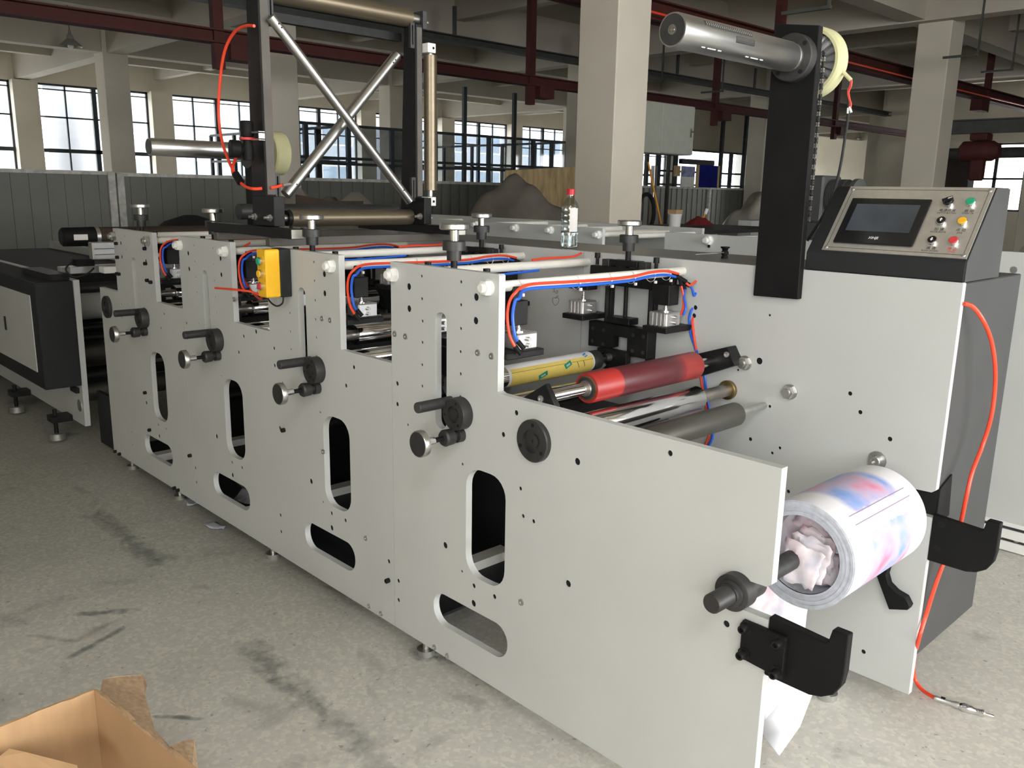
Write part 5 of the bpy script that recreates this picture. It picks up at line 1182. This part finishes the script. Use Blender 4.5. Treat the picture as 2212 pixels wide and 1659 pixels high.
# crumpled rag behind the slot of the second unit etc.
o = crumple('crumpled_rag', (-3.20, .12, .21), .16, .07, (1, .1, 0), (0, .3, 1), 'rag', .02, 9); tag(o, 'crumpled grey printed rag inside the low slot of the third unit', 'rag')
o = crumple('paper_scrap', (P(465, 1135, Z=.01)), .05, .03, (1, .3, 0), (-.3, 1, 0), 'paper_edge', .006, 5); tag(o, 'small torn paper scrap on the floor under the press edge', 'paper scrap')
o = crumple('paper_scrap', (P(415, 1083, Z=.012)), .05, .03, (1, -.3, 0), (.3, 1, 0), 'paper_edge', .006, 5); tag(o, 'pale scrap half under the press by the third unit', 'paper scrap')

# ------------------------------------------------------------------ second press behind
m2 = thing('second_press', 'second pale grey printing press parallel behind the first one', 'printing press', (-3, 2.8, 0))
Y2 = 2.42
MB().box(-5.15, -3.33, Y2, Y2+.025, .1, 1.262).build('side_plate', 'paint', m2); MB().box(-3.33, 1.6, Y2, Y2+.025, .13, 1.05).build('side_plate', 'paint', m2)
MB().box(-2.88, 1.6, Y2-.001, Y2+.026, 1.05, 1.262).build('upper_plate', 'paint', m2)
MB().box(-6.4, -3.10, 3.1, 3.125, .1, 1.262).build('far_plate', 'paint', m2); MB().box(-3.1, 1.6, 3.1, 3.125, .1, 1.05).build('far_plate', 'paint', m2)
MB().box(-3.06, 1.6, Y2+.03, 3.1, 1.045, 1.06).build('deck', 'paint_edge', m2)
for px, py in ((1030, 485), (1115, 492), (1190, 497), (1293, 507), (1532, 519)):
    q = P(px, py, Y=Y2)
    r = MB().ycyl(q.x, q.z, Y2+.02, 3.1, .016, 16).build('tie_rod', 'rod_white', m2)
    MB().lathe((q.x, Y2, q.z), (0, -1, 0), [(0, .026), (.003, .026)], 20).hexa((q.x, Y2-.003, q.z), (0, -1, 0), .02, .024).cyl((q.x, Y2-.023, q.z), (q.x, Y2-.045, q.z), .0135, n=16).build('hex_nut', 'paint_edge', r)
for x in (-3.16, -3.45, -3.75, -4.6, -5.4, -5.8): MB().ycyl(x, 1.225, Y2+.02, 3.1, .016, 14).build('tie_rod', 'rod_white', m2)
q = P(1532, 532, Y=Y2); sock(q.x, q.z, .008, .005, Y2, 'black_steel', m2)
for px, py in ((2160, 1155), (2196, 1165)):
    q = P(px, py, Y=Y2); MB().lathe((q.x, Y2, q.z), (0, -1, 0), [(0, .014), (.002, .014), (.002, .009)], 18).build('countersunk_screw', 'zinc', m2)
q = P(2190, 583, Y=Y2); MB().lathe((q.x, Y2, q.z), (0, -1, 0), [(0, .014), (.002, .014), (.002, .008)], 18).build('countersunk_screw', 'zinc', m2)
for z0, z1, m in ((.005, .045, 'paint_edge'), (.045, .058, 'oxide'), (.058, .098, 'paint_edge'), (.098, .112, 'oxide'), (.112, .13, 'paint_edge')): MB().box(-5.0, 1.6, Y2-.004 if m != 'oxide' else Y2+.004, Y2+.05, z0, z1).build('base_rail', m, m2, smooth=False)
# paper/foil covered stock on it at the right and third press shapes
random.seed(9)
def heap(name, lb, cat, c, sx, sy, h, m, n=22, seed=1, peak=(0, 0), pw=1.6):
    random.seed(seed); vs = []; fs = []; ph = [random.uniform(0, 6) for _ in range(8)]
    for j in range(n):
        for i in range(n):
            a, b_ = i/(n-1)*2-1, j/(n-1)*2-1
            r = max(abs(a), abs(b_)); k = max(0, 1-(math.hypot(a-peak[0], b_-peak[1])/1.35)**pw)
            z = h*k*(1+.10*math.sin(5*a+ph[0])*math.sin(4*b_+ph[1])+.06*math.sin(11*a+ph[2]+3*b_)+.05*math.sin(13*b_+ph[3]))
            vs.append((c[0]+a*sx, c[1]+b_*sy, c[2]+(z if r < .99 else 0)))
    for j in range(n-1):
        for i in range(n-1): fs.append((j*n+i, j*n+i+1, j*n+n+i+1, j*n+n+i))
    o = MB().add(vs, fs).build(name, m); tag(o, lb, cat); return o
q = P(1085, 480, Z=1.2)
heap('tarpaulin_heap', 'brown-grey tarpaulin draped over goods in front of the packing board', 'tarpaulin', (-9.0, 6.45, 0), .9, 1.5, 1.62, 'tarp', 34, 4, (0, .55), 1.25)
heap('tarpaulin_heap', 'low end of dusty tarpaulin stretching left toward the vertical roller', 'tarpaulin', (-9.0, 3.7, 0), .9, 1.2, 1.30, 'tarp', 22, 6, (.1, .4), 2.6)
q1, q2 = P(1095, 368, X=-10.5), P(1262, 362, X=-10.5)
t = thing('packing_board', 'large tan packing board with dark knots leaning behind the tarpaulin', 'board', (-10.5, (q1.y+q2.y)/2, 0))
MB().add([(-10.5, q1.y, .0), (-10.5, q2.y+.6, .0), (-10.5, q2.y+.6, q2.z+.06), (-10.5, q1.y, q1.z)]+[(-10.54, q1.y, .0), (-10.54, q2.y+.6, .0), (-10.54, q2.y+.6, q2.z+.06), (-10.54, q1.y, q1.z)],
         [(0, 1, 2, 3), (7, 6, 5, 4), (0, 4, 5, 1), (1, 5, 6, 2), (2, 6, 7, 3), (3, 7, 4, 0)]).build('board_sheet', 'plywood', t)
heap('film_covered_stock', 'machine part wrapped in milky plastic film between fence and black arm', 'wrapped goods', (-7.4, 10.5, 0), .9, 1.5, 1.62, 'film', 30, 12, (.1, .6), 1.7)
heap('film_covered_stock', 'milky film bundle at the right edge beyond the console', 'wrapped goods', (-.9, 3.9, 1.0), .7, .5, .42, 'film', 20, 15, (0, 0), 1.6)
t = MB().box(-6.5, -6.3, 9.0, 10.2, 0, 1.13).build('wrapped_housing', 'paint'); tag(t, 'pale housing under the film right of the bucket', 'machine part')
# items on the third bench: bucket, carton, red cap, pole, tyre
q = P(1457, 487, X=-6.2)
t = thing('white_bucket', 'small white bucket standing in front of the right fence', 'bucket', q); MB().lathe((q.x, q.y, q.z-.02), (0, 0, 1), [(0, .068), (.14, .078), (.145, .082), (.155, .082)], 28).build('pail', 'white_plastic', t)
t = MB().box(q.x-.07, q.x+.06, q.y-.06, q.y+.07, q.z+.136, q.z+.185).build('small_carton', 'cardboard', bevel=.003); tag(t, 'small open carton sitting on the white bucket', 'box')
q = P(1510, 482, X=-6.2)
o = heap('work_hat', 'dark red crumpled work hat lying left of the film-covered stock', 'cap', (q.x, q.y, q.z-.02), .12, .16, .10, 'hat_red', 12, 3)
t = thing('brush', 'brush with orange handle standing up behind the red work hat', 'brush', q); a = P(1517, 475, X=-6.25); b_ = P(1523, 463, X=-6.25); c_ = P(1527, 452, X=-6.25)
MB().cyl(a, b_, .012, n=10).build('handle', 'wood_pole', t); MB().cyl(b_, c_, .020, .024, n=12).build('bristle_head', 'white_plastic', t)
t = thing('utility_bench', 'low dark bench under the bucket in front of the fence', 'bench', (-6.2, 6.3, 0)); zb = P(1457, 487, X=-6.2).z-.022
MB().box(-6.9, -5.5, 6.0, 8.6, zb-.04, zb).build('top', 'oxide', t)
for x in (-6.8, -5.6):
    for y in (6.1, 8.5): MB().box(x-.03, x+.03, y-.03, y+.03, 0, zb-.04).build('leg', 'oxide', t)
q = P(1395, 460, X=-8.92)
t = MB().tube([(q.x, q.y+.22*math.cos(a), q.z+.30*math.sin(a)) for a in [2*PI*i/16 for i in range(17)]], .035, 8).build('coiled_hose', 'rubber'); tag(t, 'black coiled hose just right of the large cream column', 'hose')
a = P(1400, 350, X=-7.0); b_ = P(1428, 482, X=-7.0); b_ = a+(b_-a)*(a.z/(a.z-b_.z))
t = MB().cyl(a, b_, .012, n=8).build('wooden_stick', 'wood_pole'); tag(t, 'thin brown stick leaning beside the large cream column', 'stick')
a = P(1414, 358, X=-9.0); t = MB().box(-9.04, -8.96, a.y-.04, a.y+.04, 0, a.z).build('steel_post', 'zinc', bevel=.004); tag(t, 'grey galvanised post in front of the fence near the cream column', 'post')
# electrical cabinet on the column
q = P(1452, 280, X=-8.6)
t = thing('electrical_cabinet', 'pale green-grey electrical cabinet hung high right of the large cream column', 'cabinet', (q.x, q.y, q.z))
ya, yb2, yc = P(1400, 280, X=-8.6).y, P(1428, 280, X=-8.6).y, P(1497, 280, X=-8.6).y
z0, z1 = P(1450, 333, X=-8.6).z, P(1450, 224, X=-8.6).z
MB().box(-9.0, -8.6, ya-.3, yc, z0, z1).build('body', 'cabinet', t, bevel=.008)
for y_ in (ya-.2, yc-.2): MB().box(-8.95, -8.90, y_, y_+.05, 0, z0).build('mounting_post', 'oxide', t)
dr = MB().box(-8.6, -8.575, yb2, yc-.01, z0+.01, z1-.01).build('door', 'cabinet', t, bevel=.004)
MB().box(-8.575, -8.555, yc-.13, yc-.09, z0+.28, z0+.42).box(-8.57, -8.54, yc-.14, yc-.02, z0+.36, z0+.385).build('handle', 'zinc', dr)
# blue sheet stands on the fence
x = FX+.3
t = thing('welding_screen', 'dark blue translucent sheet in a wooden frame behind the fence top', 'screen', (x, P(1527, 380, X=x).y, 1.5))
y0, y1 = P(1508, 380, X=x).y, P(1549, 380, X=x).y; z0, z1 = P(1527, 405, X=x).z, P(1527, 357, X=x).z
MB().box(x-.01, x+.01, y0, y1, z0, z1).build('blue_sheet', 'blue_sheet', t)
for yy in (y0, y1+.06): MB().box(x-.03, x+.03, yy-.06, yy, z0, z1).build('stile', 'plywood', t)
MB().box(x-.05, x+.05, P(1470, 350, X=x).y, P(1540, 350, X=x).y, z1, z1+.12).build('canopy', 'black_paint', t)
t = thing('poster_board', 'small blue printed board beside the dark blue sheet', 'board', (x, P(1487, 380, X=x).y, 1.5))
y0, y1 = P(1471, 380, X=x).y, P(1500, 380, X=x).y; MB().box(x-.01, x+.01, y0, y1, z0, z1-.05).build('panel', 'cabinet', t)
M['blue_print'] = mat('blue_mottled_print', (.10, .12, .35), .5, var=.9, scale=9)
MB().box(x+.01, x+.02, y0+.03, y1-.02, z0+(z1-z0)*.45, z1-.06).build('print', 'blue_print', t); MB().box(x-.02, x+.02, P(1456, 375, X=x).y, P(1468, 375, X=x).y, z0+(z1-z0)*.45, z1-.05).build('side_card', 'plywood', t)
# grey motor behind the unwind arm
q = P(1790, 405, Y=2.9)
t = thing('geared_motor', 'grey geared motor with ribbed body behind the black arm', 'motor', q)
MB().box(q.x-.14, q.x+.02, 2.8, 3.0, q.z-.18, q.z+.06).build('gearbox', 'dark_grey', t, bevel=.01); MB().box(q.x-.12, q.x, 2.82, 2.98, 1.061, q.z-.17).build('foot', 'dark_grey', t)
mb_ = MB().lathe((q.x+.02, 2.9, q.z-.05), (1, 0, 0), [(0, .085), (.12, .085), (.125, .095), (.15, .095), (.155, .08)], 28).build('motor_body', 'dark_grey', t)
for i in range(10): MB().lathe((q.x+.025+.009*i, 2.9, q.z-.05), (1, 0, 0), [(0, .092), (.003, .092)], 24).build('cooling_fin', 'dark_grey', mb_)
# far cupboard by the right window and black columns of shelving
q = P(2065, 345, Y=20); t = MB().box(q.x-.35, q.x+.35, 19.9, 20.3, 0, P(2065, 335, Y=20).z).build('dark_cupboard', 'brown'); tag(t, 'tall dark cupboard in the distance right of the rear cream column', 'cupboard')
# sheet lying behind bottom roller (brown), yellow scrap
t = MB().add([P(640, 420, X=-5.2), P(715, 434, X=-5.2), P(785, 434, X=-5.2), Vector((-5.2, P(790, 455, X=-5.2).y, 0)), Vector((-5.2, P(640, 455, X=-5.2).y, 0))], [(0, 1, 2, 3, 4)]).build('brown_sheet', 'brown'); s = t.modifiers.new('t', 'SOLIDIFY'); s.thickness = .01; tag(t, 'dark brown sheet standing behind the lower tower roller', 'sheet')

# ------------------------------------------------------------------ cardboard box in the foreground
ZR = .42
cA = P(201, 1488, Z=ZR)                # the inner back corner at the rim
dl = (P(0, 1566, Z=ZR)-cA); dl.z = 0; dl.normalize()
dr_ = (P(416, 1659, Z=ZR)-cA); dr_.z = 0; dr_.normalize()
bx_ = thing('cardboard_box', 'open brown cardboard box with torn flaps at the lower left corner', 'box', (cA.x, cA.y, 0))
up = Vector((0, 0, 1))
def wall(a, d, L, h, nm, th=.006, m='cardboard', rough_top=False):
    """upright cardboard wall with a ragged top edge"""
    nrm = Vector((-d.y, d.x, 0)); n = 28; vs = []; fs = []
    random.seed(hash(nm) % 97 if False else len(nm)+int(L*100))
    for i in range(n+1):
        t_ = i/n; e = random.uniform(-.006, .004) if rough_top else random.uniform(-.0015, .0015)
        for k in (0, 1):
            b0 = a+d*(L*t_)+nrm*(th*k)
            vs += [Vector((b0.x, b0.y, .004)), Vector((b0.x, b0.y, h+e*(1 if k else .4)))]
    for i in range(n):
        p = 4*i; q_ = p+4
        fs += [(p, p+1, q_+1, q_), (p+2, q_+2, q_+3, p+3), (p+1, p+3, q_+3, q_+1)]
    return MB().add(vs, fs).build(nm, m, bx_)
LW, RW = .62, .50
wall(cA, dl, LW, ZR, 'left_wall'); wall(cA, dr_, RW, ZR, 'right_wall', rough_top=True)
B_ = cA+dl*LW; C_ = cA+dr_*RW
wall(Vector((C_.x, C_.y, 0)), dl, LW, ZR-.03, 'front_wall'); wall(Vector((B_.x, B_.y, 0)), dr_, RW, ZR-.03, 'side_wall')
vs = [Vector((p.x, p.y, .006)) for p in (cA, cA+dl*LW, cA+dl*LW+dr_*RW, cA+dr_*RW)]
MB().add(vs, [(0, 1, 2, 3)]).build('bottom', 'cardboard', bx_)
def flap(pts, nm, m):
    n = len(pts); nn = (pts[1]-pts[0]).cross(pts[2]-pts[0]).normalized()*.005
    MB().add(pts+[p+nn for p in pts], [tuple(range(n)), tuple(range(2*n-1, n-1, -1))]+[(i, (i+1) % n, n+(i+1) % n, n+i) for i in range(n)]).build(nm, m, bx_, smooth=False)
a0 = cA+dr_*.03; a1 = cA+dr_*.34
flap([a0, P(222, 1466, Z=ZR-.02), P(255, 1461, Z=ZR-.03), P(309, 1457, Z=ZR-.05), P(318, 1480, Z=ZR-.05), P(313, 1500, Z=ZR-.05), P(334, 1575, Z=ZR-.03), a1], 'torn_flap', 'card_core')
flap([P(370, 1612, Z=ZR-.004), P(395, 1600, Z=ZR-.01), P(420, 1597, Z=ZR-.02), P(428, 1659, Z=ZR-.02), P(415, 1659, Z=ZR-.004)], 'small_flap', 'card_core')
flap([P(-60, 1650, Z=.36), P(0, 1637, Z=.37), P(23, 1619, Z=.38), P(60, 1627, Z=.38), P(169, 1655, Z=.36), P(180, 1700, Z=.34), P(-60, 1740, Z=.33)], 'inner_flap', 'cardboard')
